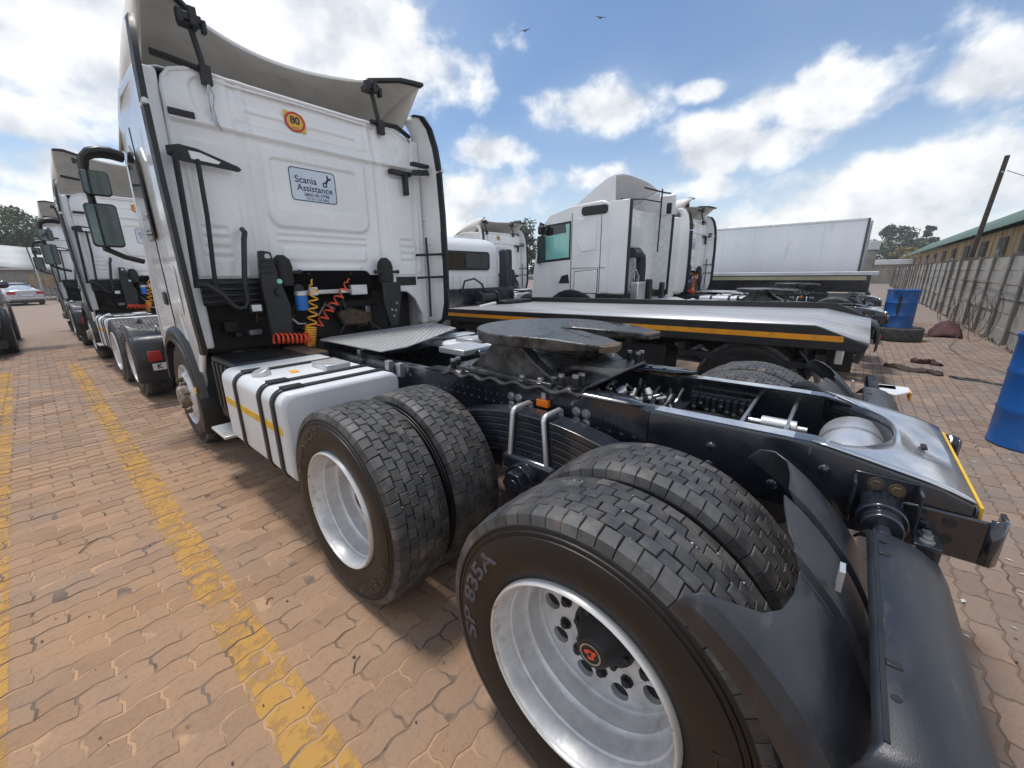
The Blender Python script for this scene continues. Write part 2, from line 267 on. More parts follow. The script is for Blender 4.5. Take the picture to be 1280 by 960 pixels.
# ------------------------------------------------------------------ mesh builder
class MB:
    def __init__(s): s.v = []; s.f = []; s.T = None
    def add(s, vs, fs):
        o = len(s.v)
        if s.T is not None: vs = [tuple(s.T @ Vector(p)) for p in vs]
        s.v += [tuple(p) for p in vs]; s.f += [tuple(i+o for i in f) for f in fs]; return s
    def box(s, x0, x1, y0, y1, z0, z1):
        v = [(x, y, z) for x in (x0, x1) for y in (y0, y1) for z in (z0, z1)]
        return s.add(v, [(0, 1, 3, 2), (4, 6, 7, 5), (0, 4, 5, 1), (2, 3, 7, 6), (0, 2, 6, 4), (1, 5, 7, 3)])
    def prism(s, poly, ax, a0, a1):
        n = len(poly)
        def P(p, a): return {'x': (a, p[0], p[1]), 'y': (p[0], a, p[1]), 'z': (p[0], p[1], a)}[ax]
        v = [P(p, a0) for p in poly]+[P(p, a1) for p in poly]
        f = [tuple(range(n)), tuple(range(2*n-1, n-1, -1))]+[(i, i+n, (i+1) % n+n, (i+1) % n) for i in range(n)]
        return s.add(v, f)
    def tube(s, path, r, n=8, caps=True, closed=False):
        P = [Vector(p) for p in path]; m = len(P); rs = r if isinstance(r, (list, tuple)) else [r]*m
        v = []; up = None
        for i in range(m):
            if closed: t = P[(i+1) % m]-P[i-1]
            else: t = P[min(i+1, m-1)]-P[max(i-1, 0)]
            t.normalize()
            if up is None:
                up = Vector((0, 0, 1)) if abs(t.z) < .9 else Vector((1, 0, 0))
            a = t.cross(up)
            if a.length < 1e-5: a = t.orthogonal()
            a.normalize(); up = a.cross(t).normalized()
            for k in range(n):
                w = 2*pi*k/n; v.append(P[i]+(a*cos(w)+up*sin(w))*rs[i])
        f = []
        for i in range(m if closed else m-1):
            j = (i+1) % m
            for k in range(n): f.append((i*n+k, i*n+(k+1) % n, j*n+(k+1) % n, j*n+k))
        if caps and not closed: f += [tuple(range(n-1, -1, -1)), tuple(range((m-1)*n, m*n))]
        return s.add(v, f)
    def cyl(s, a, b, r, n=16, r2=None): return s.tube([a, b], [r, r if r2 is None else r2], n)
    def lathe(s, prof, c=(0, 0, 0), ax='x', n=32, a0=0, a1=2*pi, cap=False):
        full = abs(a1-a0-2*pi) < 1e-6; m = n if full else n+1; v = []
        for i in range(m):
            w = a0+(a1-a0)*i/n
            for a, r in prof:
                p = {'x': (a, r*cos(w), r*sin(w)), 'y': (r*sin(w), a, r*cos(w)), 'z': (r*cos(w), r*sin(w), a)}[ax]
                v.append((p[0]+c[0], p[1]+c[1], p[2]+c[2]))
        k = len(prof); f = []
        for i in range(n):
            j = (i+1) % m
            for q in range(k-1): f.append((i*k+q, j*k+q, j*k+q+1, i*k+q+1))
        if cap:
            f.append(tuple(i*k for i in range(m-1, -1, -1))); f.append(tuple(i*k+k-1 for i in range(m)))
        return s.add(v, f)
    def grid(s, rows):
        n = len(rows[0]); v = [p for r in rows for p in r]; f = []
        for i in range(len(rows)-1):
            for j in range(n-1): f.append((i*n+j, i*n+j+1, (i+1)*n+j+1, (i+1)*n+j))
        return s.add(v, f)
    def ball(s, c, r, n=8, m=5, sc=(1, 1, 1), half=False):
        v = []; f = []
        for i in range(m+1):
            t = pi*i/m*(.5 if half else 1)
            for k in range(n):
                w = 2*pi*k/n; v.append((c[0]+r*sc[0]*sin(t)*cos(w), c[1]+r*sc[1]*sin(t)*sin(w), c[2]+r*sc[2]*cos(t)))
        for i in range(m):
            for k in range(n): f.append((i*n+k, (i+1)*n+k, (i+1)*n+(k+1) % n, i*n+(k+1) % n))
        return s.add(v, f)
    def mesh(s, name, mat, angle=35):
        me = bpy.data.meshes.new(name); me.from_pydata(s.v, [], s.f); me.validate()
        bm = bmesh.new(); bm.from_mesh(me); bmesh.ops.recalc_face_normals(bm, faces=bm.faces); bm.to_mesh(me); bm.free()
        me.materials.append(mat); me.shade_smooth(); me.set_sharp_from_angle(angle=radians(angle)); return me

def link(name, me, parent=None, loc=None):
    o = bpy.data.objects.new(name, me); COL.objects.link(o)
    if parent is not None: o.parent = parent
    if loc is not None: o.location = loc
    return o
def obj(name, mb, mat, parent=None, bevel=0, seg=2, solid=0, angle=35, sub=0):
    o = link(name, mb.mesh(name, M[mat] if isinstance(mat, str) else mat, angle), parent)
    if solid:
        md = o.modifiers.new('thick', 'SOLIDIFY'); md.thickness = solid; md.offset = 0
    if sub:
        md = o.modifiers.new('sub', 'SUBSURF'); md.levels = md.render_levels = sub
    if bevel:
        md = o.modifiers.new('bevel', 'BEVEL'); md.width = bevel; md.segments = seg; md.limit_method = 'ANGLE'; md.angle_limit = radians(40); md.harden_normals = False
    return o
def tag(o, label=None, cat=None, group=None, kind=None):
    for k, v in (('label', label), ('category', cat), ('group', group), ('kind', kind)):
        if v: o[k] = v
    return o
def thing(name, label, cat, loc=(0, 0, 0), rz=0, group=None):
    o = bpy.data.objects.new(name, None); COL.objects.link(o); o.location = loc; o.rotation_euler = (0, 0, rz); o.empty_display_size = .2
    return tag(o, label, cat, group)
def copy_tree(o, parent=None, skip=()):
    c = o.copy(); COL.objects.link(c); c.parent = parent
    for ch in o.children:
        if ch.name.split('.')[0] in skip: continue
        copy_tree(ch, c, skip)
    return c
def text_geo(s, size, off=0.0):
    cu = bpy.data.curves.new('t', 'FONT'); cu.body = s; cu.size = size; cu.align_x = 'CENTER'; cu.align_y = 'CENTER'; cu.offset = off; cu.resolution_u = 3
    o = bpy.data.objects.new('t', cu); COL.objects.link(o)
    dg = bpy.context.evaluated_depsgraph_get(); e = o.evaluated_get(dg); me = e.to_mesh()
    v = [tuple(p.co) for p in me.vertices]; f = [tuple(p.vertices) for p in me.polygons]
    e.to_mesh_clear(); bpy.data.objects.remove(o); bpy.data.curves.remove(cu); return v, f
def proj(p):
    d = Vector(p)-Vector((0, 0, CAMH)); z = d.dot(F_)
    if z < .05: return None
    return 640+494.16*d.dot(R2)/z, 480-494.16*d.dot(U2)/z
def rrect(x0, x1, y0, y1, r, n=5):
    out = []
    for cx, cy, a in ((x1-r, y1-r, 0), (x0+r, y1-r, 90), (x0+r, y0+r, 180), (x1-r, y0+r, 270)):
        for i in range(n+1):
            t = radians(a+90*i/n); out.append((cx+r*cos(t), cy+r*sin(t)))
    return out
def helix(a, b, rad, turns, n=14, ph=0):
    a = Vector(a); b = Vector(b); d = (b-a).normalized(); u = d.orthogonal().normalized(); w = d.cross(u); out = []
    for i in range(int(turns*n)+1):
        t = i/(turns*n); g = 2*pi*i/n+ph; out.append(a+(b-a)*t+(u*cos(g)+w*sin(g))*rad)
    return out
#==SETTING==
# ================================================================== setting
g = MB(); 
g.add([(-300, -250, -.008), (350, -250, -.008), (350, 450, -.008), (-300, 450, -.008)], [(0, 1, 2, 3)])
ground = tag(obj('ground', g, 'ground'), 'brown brick paved yard under the parked trucks', 'ground', kind='structure')
jb = MB(); jb.grid([[(x, y, -.0044+.0021*max(0, min(1, (2.2-x)/1.6))*max(0, min(1, (7-y)/3.5))) for y in (-2.7, -1, .5, 2, 3.5, 4.5, 5.5, 6.5, 7.5, 10, 15.5)] for x in (-4.5, -1, 0, .4, .8, 1.2, 1.6, 2.0, 2.4, 6, 18)])
joints = tag(obj('joint_bed', jb, 'sand', ground), kind='stuff')

# interlocking zigzag pavers: courses along X, half bond
PL, PW, PA = .225, .1125, .0085
def paver_outline(sh=0):
    gp = .0022; h = PL/4; b = .006
    bot = [(i*h, (PA if (i+sh) % 2 else -PA)) for i in range(5)]
    top = [(x, y+PW) for x, y in bot]
    end_r = [(PL+b, PW*.38), (PL-b, PW*.62)]; end_l = [(-b, PW*.62), (b, PW*.38)]
    pts = bot+end_r+top[::-1]+end_l
    cx, cy = PL/2, PW/2
    return [(cx+(x-cx)*(1-2*gp/PL), cy+(y-cy)*(1-2*gp/PW)) for x, y in pts]
OUT = paver_outline(); NO = len(OUT)
def paver_geo(rz=0, tx=0, ty=0, dz=0):
    c, s_ = cos(rz), sin(rz); v = []
    for lev, (ins, z) in enumerate(((.965, 0), (1.0, -.009))):
        for x, y in OUT:
            px, py = (x-PL/2)*(ins if lev == 0 else 1), (y-PW/2)*((1-(1-ins)*1.8) if lev == 0 else 1)
            v.append((c*px-s_*py, s_*px+c*py, z+(dz+tx*px+ty*py if lev == 0 else 0)))
    f = [tuple(range(NO))]+[(i, i+NO, (i+1) % NO+NO, (i+1) % NO) for i in range(NO)]
    return v, f
def set_rnd(me, vals, name='rnd'):
    a = me.attributes.new(name, 'FLOAT', 'FACE'); a.data.foreach_set('value', vals)
rp = random.Random(11)
cells = []
for j in range(int(-2.66/PW), int(15/PW)):
    y = j*PW
    i0 = int(-4.4/PL)
    for i in range(i0, int(17.5/PL)):
        x = i*PL+(PL/2 if j % 2 else 0)
        d = hypot(x, y)
        if d > 17.5 or (x > 4 and y > 2.2) or (y > 1.2+ (x-1.2)*2 and x > 3.2 and y > 1.5): continue
        if (x < 4 and y > 14.5): continue
        q = proj((x+PL/2, y+PW/2, 0))
        if d > 5.2 and (q is None or q[0] < -420 or q[0] > 1750): continue
        if q is None: q = (-999, 9999)
        hid = (.95 < x < 3.2 and -.1 < y < 40) or (x > 3 and y > .3)
        if hid and (x > 3.4 or y > 6 ) and not (x > 3 and y < 1.5): continue
        vis = (not hid) and 0 <= q[0] <= 1280 and 0 <= q[1] <= 975
        cells.append((x, y, d, vis, q[1]))
order = sorted([k for k, c in enumerate(cells) if c[3]], key=lambda k: cells[k][2])[:300]
part = set(order)
VAR = []
for k in range(14):
    v, f = paver_geo(rp.uniform(-.016, .016), rp.uniform(-.014, .014), rp.uniform(-.022, .022), rp.uniform(-.0016, .0018))
    mb = MB(); mb.add(v, f); me = mb.mesh('paver', M['paver'], 20); set_rnd(me, [k/13.]*len(me.polygons)); VAR.append(me)
fv = []; ff = []; fr = []; strips = {0: ([], []), 1: ([], [])}
def line_c(k, y): return (.312-.0065*y) if k == 0 else (-.47-.0135*y)
for k, (x, y, d, vis, py) in enumerate(cells):
    cx, cy = x+PL/2, y+PW/2
    if k in part:
        me = VAR[rp.randrange(14)]; o = link('paver', me, ground, (cx, cy, 0)); tv = [(p.co.x+cx, p.co.y+cy, p.co.z) for p in me.vertices][:NO]
    else:
        rr = rp.random(); v, f = paver_geo(rp.uniform(-.016, .016), rp.uniform(-.014, .014), rp.uniform(-.022, .022), rp.uniform(-.0016, .0018)); b0 = len(fv)
        v = [(a+cx, b+cy, c) for a, b, c in v]; fv += v; ff += [tuple(i+b0 for i in q) for q in f]; fr += [rr]*len(f); tv = v[:NO]
    for s_ in (0, 1):
        if abs(cx-line_c(s_, cy)) < .27 and -2.5 < cy < 11.6:
            V_, F__ = strips[s_]; b0 = len(V_); V_ += [(a, b, c+.0012) for a, b, c in tv]; F__.append(tuple(range(b0, b0+NO)))
me = bpy.data.meshes.new('paver_field'); me.from_pydata(fv, [], ff); me.materials.append(M['paver']); set_rnd(me, fr)
tag(link('paver_field', me, ground), kind='stuff')
for s_, lab in ((0, 'worn yellow painted line beside the dual tyres of the parked trucks'), (1, 'yellow painted line farther from the dual tyres, running alongside the other line')):
    V_, F__ = strips[s_]
    bm = bmesh.new(); me = bpy.data.meshes.new('painted_line'); me.from_pydata(V_, [], F__); bm.from_mesh(me)
    hw = .084 if s_ == 0 else .095; sl = -.0065 if s_ == 0 else -.0135
    for sg in (-1, 1):
        nrm = Vector((sg, -sg*sl, 0)).normalized()
        bmesh.ops.bisect_plane(bm, geom=bm.verts[:]+bm.edges[:]+bm.faces[:], plane_co=(line_c(s_, 0)+sg*hw, 0, 0), plane_no=nrm, clear_outer=True)
    bm.to_mesh(me); bm.free(); me.materials.append(M['paint'])
    tag(link('painted_line', me), lab, 'painted line', 'yellow parking lines', 'structure')

# ------------------------------------------------------------------ precast wall
WY = -2.78
wall = thing('precast_wall', 'long grey precast concrete panel wall with square posts', 'wall', (30, WY, 0))
def local(mb, o):
    ox, oy, oz = o.location; mb.v = [(x-ox, y-oy, z-oz) for x, y, z in mb.v]; return mb
slab_v = []
rw = random.Random(5)
for k in range(4):
    m = MB(); m.box(-.74, .74, -.025, .025, 0, .310); slab_v.append(m)
slab_me = [m.mesh('wall_panel', M['concrete']) for m in slab_v]
pm = MB(); pm.box(-.06, .06, -.07, .085, -.3, 1.98); post_me = pm.mesh('wall_post', M['post'])
for i in range(34):
    x = 7.5+1.55*i
    o = link('wall_post', post_me, wall, (x-30, rw.uniform(-.01, .01), rw.uniform(-.03, .02))); o.rotation_euler = (rw.uniform(-.012, .012), rw.uniform(-.012, .012), 0)
    for k in range(6):
        o = link('wall_panel', slab_me[rw.randrange(4)], wall, (x+.775-30, rw.uniform(-.014, .014), -.02+k*.324)); o.rotation_euler = (rw.uniform(-.02, .02), rw.uniform(-.004, .004), 0)
# weeds along the wall foot
wb = MB(); 
for i in range(700):
    x = rw.uniform(9, 40); y = WY+.09+abs(rw.gauss(0, .05)); h = rw.uniform(.02, .10); a = rw.uniform(0, 6.28); l = rw.uniform(.01, .05)
    wb.add([(x-.008*cos(a), y-.008*sin(a), -.005), (x+.008*cos(a), y+.008*sin(a), -.005), (x+l*sin(a), y+abs(l*cos(a)), h)], [(0, 1, 2)])
o = obj('weeds', wb, 'leaf2'); tag(o, 'thin weeds along the foot of the precast wall', 'weeds', kind='stuff')

# ------------------------------------------------------------------ shed beyond the wall
BX0, BX1, BY = 19, 88, -5.0
shed = thing('timber_shed', 'long yellow boarded shed with green roof beyond the precast wall', 'building', (40, BY, 0))
m = MB(); x = BX0; rs_ = random.Random(8)
while x < BX1:
    w = rs_.uniform(.16, .24); m.box(x, x+w-.02, BY-.02-rs_.uniform(0, .02), BY+.015+rs_.uniform(0, .03), 0, 3.42); x += w
tag(obj('board_cladding', local(m, shed), 'boards', shed), kind='stuff')
m = MB(); m.box(BX0, BX1, BY-6, BY-.06, 0, 3.38); obj('wall', local(m, shed), 'boards', shed)
rows = []
for i in range(140):
    x = BX0-.6+(BX1-BX0+1.2)*i/139; dz = .02*(i % 2); rows.append([(x, BY+.50, 3.42+dz), (x, BY-2.4, 5.25+dz), (x, BY-6, 3.4+dz)])
obj('roof', local(MB().grid(rows), shed), 'greenroof', shed, solid=.03)
wx = [22.5, 25.3, 29.0, 33, 37.5, 42, 46.5, 51.5, 57, 63, 69, 76]
for x in wx:
    f_ = MB(); f_.box(x, x+1.5, BY+.05, BY+.10, 2.0, 3.05); wo_ = obj('window', local(f_, shed), 'wood', shed)
    for kx in range(2):
        p_ = MB(); p_.box(x+.08+kx*.70, x+.72+kx*.70, BY+.10, BY+.11, 2.1, 2.95); obj('pane', local(p_, shed), 'wood' if (int(x)+kx) % 3 else 'glass', wo_)
# grey corrugated patch and awning at the near end
m = MB()
for k in range(16): m.box(BX0+1.0+k*.14, BX0+1.09+k*.14, BY+.06, BY+.12, 2.75, 3.38)
obj('corrugated_patch', local(m, shed), 'zinc', shed)

# leaning pole with a wire
PB, PT = Vector((25.4, -3.35, 0)), Vector((23.3, -3.35, 5.5))
pole = thing('utility_pole', 'bare dark timber pole leaning behind the precast wall', 'pole', PB)
m = MB().tube([PB-PB, (PT-PB)*.5, PT-PB], [.085, .078, .068], 10); obj('shaft', m, 'wood', pole)
m = MB(); m.cyl(PT-PB+Vector((-.12, 0, -.55)), PT-PB+Vector((.12, 0, -.50)), .035, 8); obj('insulator', m, 'zinc', pole)
p0 = PT-PB+Vector((0, -.1, -.5)); p1 = Vector((-9, -5.4, 3.6))
obj('wire', MB().tube([p0.lerp(p1, t/8)-Vector((0, 0, 1.0*sin(pi*t/8))) for t in range(9)], .012, 5), 'black', pole)

# tangled razor wire
rz_ = random.Random(21); pts = []
for i in range(330):
    t = i/330.; a = i*2*pi/22; rad = .42+.10*sin(i*.13)+rz_.uniform(-.03, .03)
    pts.append((12.6+6.0*t+.12*sin(a*.5), -2.30+.16*cos(a)+.1*sin(i*.05), max(.02, .62-.25*t+.1*sin(i*.07)+rad*sin(a))))
rw_ = thing('razor_wire', 'loose rusty razor wire coil tangled against the precast wall', 'razor wire', (15.5, -2.3, 0))
obj('coil', local(MB().tube(pts, .006, 4), rw_), 'wire', rw_)
obj('trailing_strand', local(MB().tube([(14.5, -2.15, .12), (12.5, -1.75, .01), (10.8, -1.75, .05), (9.7, -2.1, .02), (9.3, -2.35, .12), (9.6, -2.5, .35), (10.5, -2.5, .5)], .006, 5), rw_), 'wire', rw_)
obj('strand', local(MB().tube([(9 + k*2.0, WY+.10, 1.30+.05*sin(k*1.7)) for k in range(18)], .009, 5), rw_), 'wire', rw_)

# drums, spare tyre, rags
def drum(name, label, x, y, z, h=.90, r=.29):
    t = thing(name, label, 'drum', (x, y, z))
    pr = [(0, 0), (0, r*.97), (.012, r), (.03, r), (.04, r*.985), (.28*h/.9, r*.985), (.30*h/.9, r*1.01), (.32*h/.9, r*.985), (.58*h/.9, r*.985), (.60*h/.9, r*1.01), (.62*h/.9, r*.985), (h-.05, r*.985), (h-.035, r*1.02), (h-.005, r*1.02), (h, r*.99), (h-.02, r*.96), (h-.025, 0)]
    obj('barrel', MB().lathe(pr, ax='z', n=40), 'blue', t)
    for a in (.5, 3.6): obj('bung', MB().cyl((.19*cos(a), .19*sin(a), h-.026), (.19*cos(a), .19*sin(a), h-.005), .035, 14), 'black', t)
    return t
drum('plastic_drum', 'blue plastic drum standing on the brick paving, nothing beneath it', 5.80, -1.52, 0, 1.06)
fd = drum('plastic_drum', 'blue plastic drum standing on a flat tyre near the precast wall', 13.35, -.90, .285, .90)
rows = [[((.296+.001*(i % 2))*cos(a), (.296+.001*(i % 2))*sin(a), z) for a in (2.98-w, 2.98, 2.98+w)] for i, (z, w) in enumerate(((.80, .01), (.74, .10), (.66, .13), (.62, .06), (.55, .12), (.46, .09), (.40, .11), (.34, .03), (.28, .01)))]
obj('dark_stain', MB().grid(rows), 'black', fd)
# ================================================================== wheels
TR, TW, HZ = .514, .315, .5
def tyre_meshes(flat=True, pat=0):
    W_ = TW; half = [(.026, .2985), (.012, .312), (.002, .345), (-.004, .385), (-.004, .415), (.000, .438), (.001, .441), (.006, .443), (.007, .449), (.004, .452), (.005, .456), (.010, .459), (.012, .466), (.008, .469), (.010, .474), (.017, .477), (.019, .484), (.024, .490), (.030, .498), (.040, .500)]
    prof = half+[(W_/2, .503)]+[(W_-a, r) for a, r in half[::-1]]
    m = MB().lathe(prof, (0, 0, HZ), 'x', 72)
    t = MB(); NB = 60; rows = 6; xs = [.024, .070, .113, .1575, .202, .245, W_-.024]
    rnd = random.Random(2+pat); tint = []
    def rad(x): 
        u = (x-W_/2)/(W_/2); return .514-.011*abs(u)**3
    for r in range(rows):
        x0, x1 = xs[r]+.0018, xs[r+1]-.0018
        for k in range(NB):
            w0 = 2*pi*(k+(.5 if r % 2 else 0)+rnd.uniform(-.02, .02))/NB; w1 = w0+2*pi/NB*.945; sk = .006*(1 if r % 2 else -1)
            def P(x, w, rr): return (x, rr*cos(w), HZ+rr*sin(w))
            dr = rnd.uniform(-.0016, .0008); tt = rnd.random()
            zz = .0018*(1 if k % 2 else -1)
            c = [(x0+(zz if r > 0 else 0), w0), (x1+(zz if r < rows-1 else 0), w0+sk), (x1+(zz if r < rows-1 else 0), w1+sk), (x0+(zz if r > 0 else 0), w1)]
            top = [P(x+(.0028 if i in (0, 3) else -.0028), w+(.0055 if i < 2 else -.0055), rad(x)+dr) for i, (x, w) in enumerate(c)]
            bot = [P(x, w, .4985) for x, w in c]
            mid = [P(x, w, rad(x)+dr-.0028) for x, w in c]
            if r == 0:
                bot[0] = P(.010, w0, .474); bot[3] = P(.010, w1, .474); mid[0] = P(.019, w0, rad(x0)-.006); mid[3] = P(.019, w1, rad(x0)-.006)
            if r == rows-1:
                bot[1] = P(W_-.010, w0+sk, .474); bot[2] = P(W_-.010, w1+sk, .474); mid[1] = P(W_-.019, w0+sk, rad(x1)-.006); mid[2] = P(W_-.019, w1+sk, rad(x1)-.006)
            t.add(bot+mid+top, [(8, 9, 10, 11)]+[(i, (i+1) % 4, 4+(i+1) % 4, 4+i) for i in range(4)]+[(4+i, 4+(i+1) % 4, 8+(i+1) % 4, 8+i) for i in range(4)]); tint += [tt]*9
    if flat:
        for b in (m, t): b.v = [(x, y, max(z, .002+(.002 if b is m else 0))) for x, y, z in b.v]
    tm = t.mesh('tread', M['tread'], 30); set_rnd(tm, tint); return m.mesh('tyre', M['rubber'], 30), tm
TYRE, TREAD = tyre_meshes()
def pebble_mesh(seed):
    r = random.Random(seed); m = MB()
    for k in range(46):
        a = r.uniform(.2, 2.9); x = r.choice((.070, .113, .1575, .202, .245))+r.uniform(-.002, .002); q = .509; m.ball((x, q*cos(a), HZ+q*sin(a)), r.uniform(.0018, .0042), 5, 3)
    return m.mesh('pebbles', M['pebble'])
PEB = [pebble_mesh(1), pebble_mesh(2)]
NH = 10
def disc_with_holes(mb, a, r0, r1, rh, hr, dep, c=(0, 0, HZ)):
    K = 16; sec = 2*pi/NH
    for s_ in range(NH):
        w0 = s_*sec; v = []
        for k in range(K):
            g_ = 2*pi*(k+.5)/K; dr, dw = cos(g_), sin(g_)
            hx = (a, (rh+hr*dr), w0+hr*dw/rh)
            sc = min(((r1-rh)/dr if dr > 0 else (rh-r0)/-dr) if abs(dr) > 1e-6 else 9, (sec/2*rh/abs(dw)) if abs(dw) > 1e-6 else 9)
            bx = (a, rh+sc*dr, w0+sc*dw/rh)
            for (A, R, Wn) in (hx, bx, (a+dep, hx[1], hx[2])): v.append((A+c[0], R*cos(Wn)+c[1], R*sin(Wn)+c[2]))
        # corner fill
        f = []
        for k in range(K):
            j = (k+1) % K; f.append((k*3, k*3+1, j*3+1, j*3)); f.append((k*3, j*3, j*3+2, k*3+2))
        mb.add(v, f)
        cs = []
        for (R, sgn) in ((r1, 1), (r1, -1), (r0, -1), (r0, 1)):
            cs.append((a+c[0], R*cos(w0+sgn*sec/2)+c[1], R*sin(w0+sgn*sec/2)+c[2]))
        o = len(mb.v); 
        idx = [(1, 2), (6-0, 5), (9, 10), (14, 13)]
        for q, (k1, k2) in zip((0, 1, 2, 3), ((1, 2), (14, 13), (10, 9), (5, 6))): pass
        for cpt in cs:
            best = sorted(range(K), key=lambda k: (Vector(v[k*3+1])-Vector(cpt)).length)[:2]
            mb.add([cpt, v[best[0]*3+1], v[best[1]*3+1]], [(0, 1, 2)])
def rear_rim():
    m = MB()
    prof = [(.020, .306), (.002, .3035), (-.003, .2985), (.003, .2925), (.012, .289), (.028, .286), (.050, .279), (.062, .277), (.068, .272), (.120, .268), (.132, .265), (.140, .258), (.190, .255), (.198, .252), (.203, .248)]
    m.lathe(prof, (0, 0, HZ), 'x', 64)
    m.lathe([(.198, .257), (.30, .262), (.315, .29)], (0, 0, HZ), 'x', 48)
    m.lathe([(.203, .248), (.210, .246), (.215, .243)], (0, 0, HZ), 'x', 64)
    disc_with_holes(m, .215, .165, .243, .206, .031, .03)
    m.lathe([(.215, .165), (.209, .160), (.209, .10), (.225, .09)], (0, 0, HZ), 'x', 48)
    return m.mesh('wheel', M['rim'], 28)
def rim_lip():
    return MB().lathe([(.012, .308), (-.0035, .3045), (-.0075, .2995), (-.004, .2945), (.004, .2925)], (0, 0, HZ), 'x', 64).mesh('rim_lip', M['rimedge'], 40)
RIM, LIP = rear_rim(), rim_lip()
def hub_mesh():
    m = MB().lathe([(.24, .112), (.205, .108), (.199, .094), (.185, .088), (.170, .074), (.128, .054), (.120, .046), (.120, 0)], (0, 0, HZ), 'x', 28)
    for k in range(8):
        a = 2*pi*k/8+.2; m.cyl((.178, .088*cos(a), HZ+.088*sin(a)), (.20, .088*cos(a), HZ+.088*sin(a)), .012, 6)
    m.lathe([(.235, .245), (.245, .09)], (0, 0, HZ), 'x', 28)
    return m.mesh('hub', M['plastic'], 30)
HUB = hub_mesh()
def nut_mesh(a0, a1, r, mat):
    m = MB(); m.cyl((a1+.01, 0, 0), (a1-.006, 0, 0), r*1.3, 12); m.cyl((a1-.006, 0, 0), (a0, 0, 0), r, 6, r*.85); return m.mesh('wheel_nut', M[mat], 30)
NUT, FNUT = nut_mesh(.190, .208, .016, 'black'), nut_mesh(-.055, -.014, .017, 'rust')
def nuts(parent, me, rr):
    for k in range(10):
        a = 2*pi*(k+.5)/10; link('wheel_nut', me, parent, (0, rr*cos(a), HZ+rr*sin(a)))
def emblem():
    g1 = MB().lathe([(.1195, .036), (.1175, .036), (.1175, .031), (.1195, .031)], (0, 0, HZ), 'x', 28).mesh('emblem_ring', M['zinc'])
    m = MB(); pts = []
    for k in range(22):
        a = 2*pi*k/22; r = .017+.004*sin(3*a+.6)+.003*cos(5*a); pts.append((r*cos(a), HZ+r*sin(a)))
    m.prism(pts, 'x', .1175, .1195)
    c = MB(); c.prism([(.004, HZ-.009), (.009, HZ), (.003, HZ+.008), (-.006, HZ+.006), (-.002, HZ), (-.006, HZ-.005)], 'x', .1165, .1175)
    return g1, m.mesh('emblem', M['coilr']), c.mesh('emblem_mark', M['ink'])
EMB = emblem()
def arc_text(mb, s, size, theta, rad, x, off=.0022):
    v, f = text_geo(s, size, off)
    out = []
    for a, b, c in v:
        th = theta-a*1.7/rad; r = rad+b; u = r*cos(th); z = r*sin(th)
        # follow the sidewall bulge
        xx = -.0046+ max(0, (r-.42))*.28 + max(0, .372-r)*.16
        out.append((xx+x, -u, HZ+z))
    mb.add(out, f)
def letter_meshes(th):
    a = MB(); arc_text(a, 'SP 835A', .072, radians(th), .402, -.001)
    b = MB(); arc_text(b, 'DUNLOP', .068, radians(th+180), .402, -.001)
    return a, b
LET = {}
def letters(th, m1, m2):
    if th not in LET:
        a, b = letter_meshes(th); LET[th] = (a.mesh('model_lettering', M[m1]), b.mesh('maker_lettering', M[m2]))
    return LET[th]
def rear_wheel(parent, y, side, th, letmat):
    """outer dual wheel with all details + inner tyre; side -1 = left"""
    x = -1.267; rot = 0 if side < 0 else pi
    w = link('wheel', RIM, parent, (x if side < 0 else -x, y, 0)); w.rotation_euler = (0, 0, rot)
    link('rim_lip', LIP, w); link('tyre', TYRE, w); link('tread', TREAD, w); link('hub', HUB, w)
    if side < 0: nuts(w, NUT, .150)
    for e, n in zip(EMB, ('emblem_ring', 'emblem', 'emblem_mark')): link(n, e, w)
    for l, n in zip(letters(th, letmat, 'letters'), ('model_lettering', 'maker_lettering')): link(n, l, w)
    if side < 0: link('pebbles', PEB[0 if y < 1 else 1], w)['kind'] = 'stuff'
    i = link('inner_tyre', TYRE, parent, ((x+.352) if side < 0 else -(x+.352), y, 0)); i.rotation_euler = (0, 0, rot)
    link('tread', TREAD, i)
def front_wheel_meshes():
    m = MB()
    m.lathe([(.020, .306), (.002, .3035), (-.003, .2985), (.003, .2925), (.02, .285), (.07, .272), (.09, .262), (.06, .255), (.02, .235), (-.005, .215), (-.012, .20)], (0, 0, HZ), 'x', 48)
    m.lathe([(-.012, .20), (-.012, .165), (-.004, .16)], (0, 0, HZ), 'x', 48)
    disc_with_holes(m, -.004, .12, .16, .14, .012, .03)
    h = MB().lathe([(-.004, .13), (-.01, .12), (-.05, .105), (-.075, .085), (-.08, 0)], (0, 0, HZ), 'x', 28)
    return m.mesh('wheel', M['rim'], 28), h.mesh('hub', M['rusthub'], 28)
FW, FHUB = front_wheel_meshes()
def front_wheel(parent, y, side, x=-1.225):
    w = link('wheel', FW, parent, (x if side < 0 else -x, y, 0)); w.rotation_euler = (0, 0, 0 if side < 0 else pi)
    link('hub', FHUB, w); link('tyre', TYRE, w); link('tread', TREAD, w)
    if side < 0: nuts(w, FNUT, .168)

# flat spare tyre lying under the far drum
sp_ = thing('spare_tyre', 'worn truck tyre lying flat under the blue drum', 'tyre', (13.35, -.90, 0))
T3_, D3_ = tyre_meshes(False, 5)
for n, me in (('carcass', T3_), ('tread', D3_)):
    o = link(n, me, sp_); o.matrix_local = Matrix(((0, 1, 0, 0), (0, 0, 1, -HZ), (1, 0, 0, .004), (0, 0, 0, 1)))

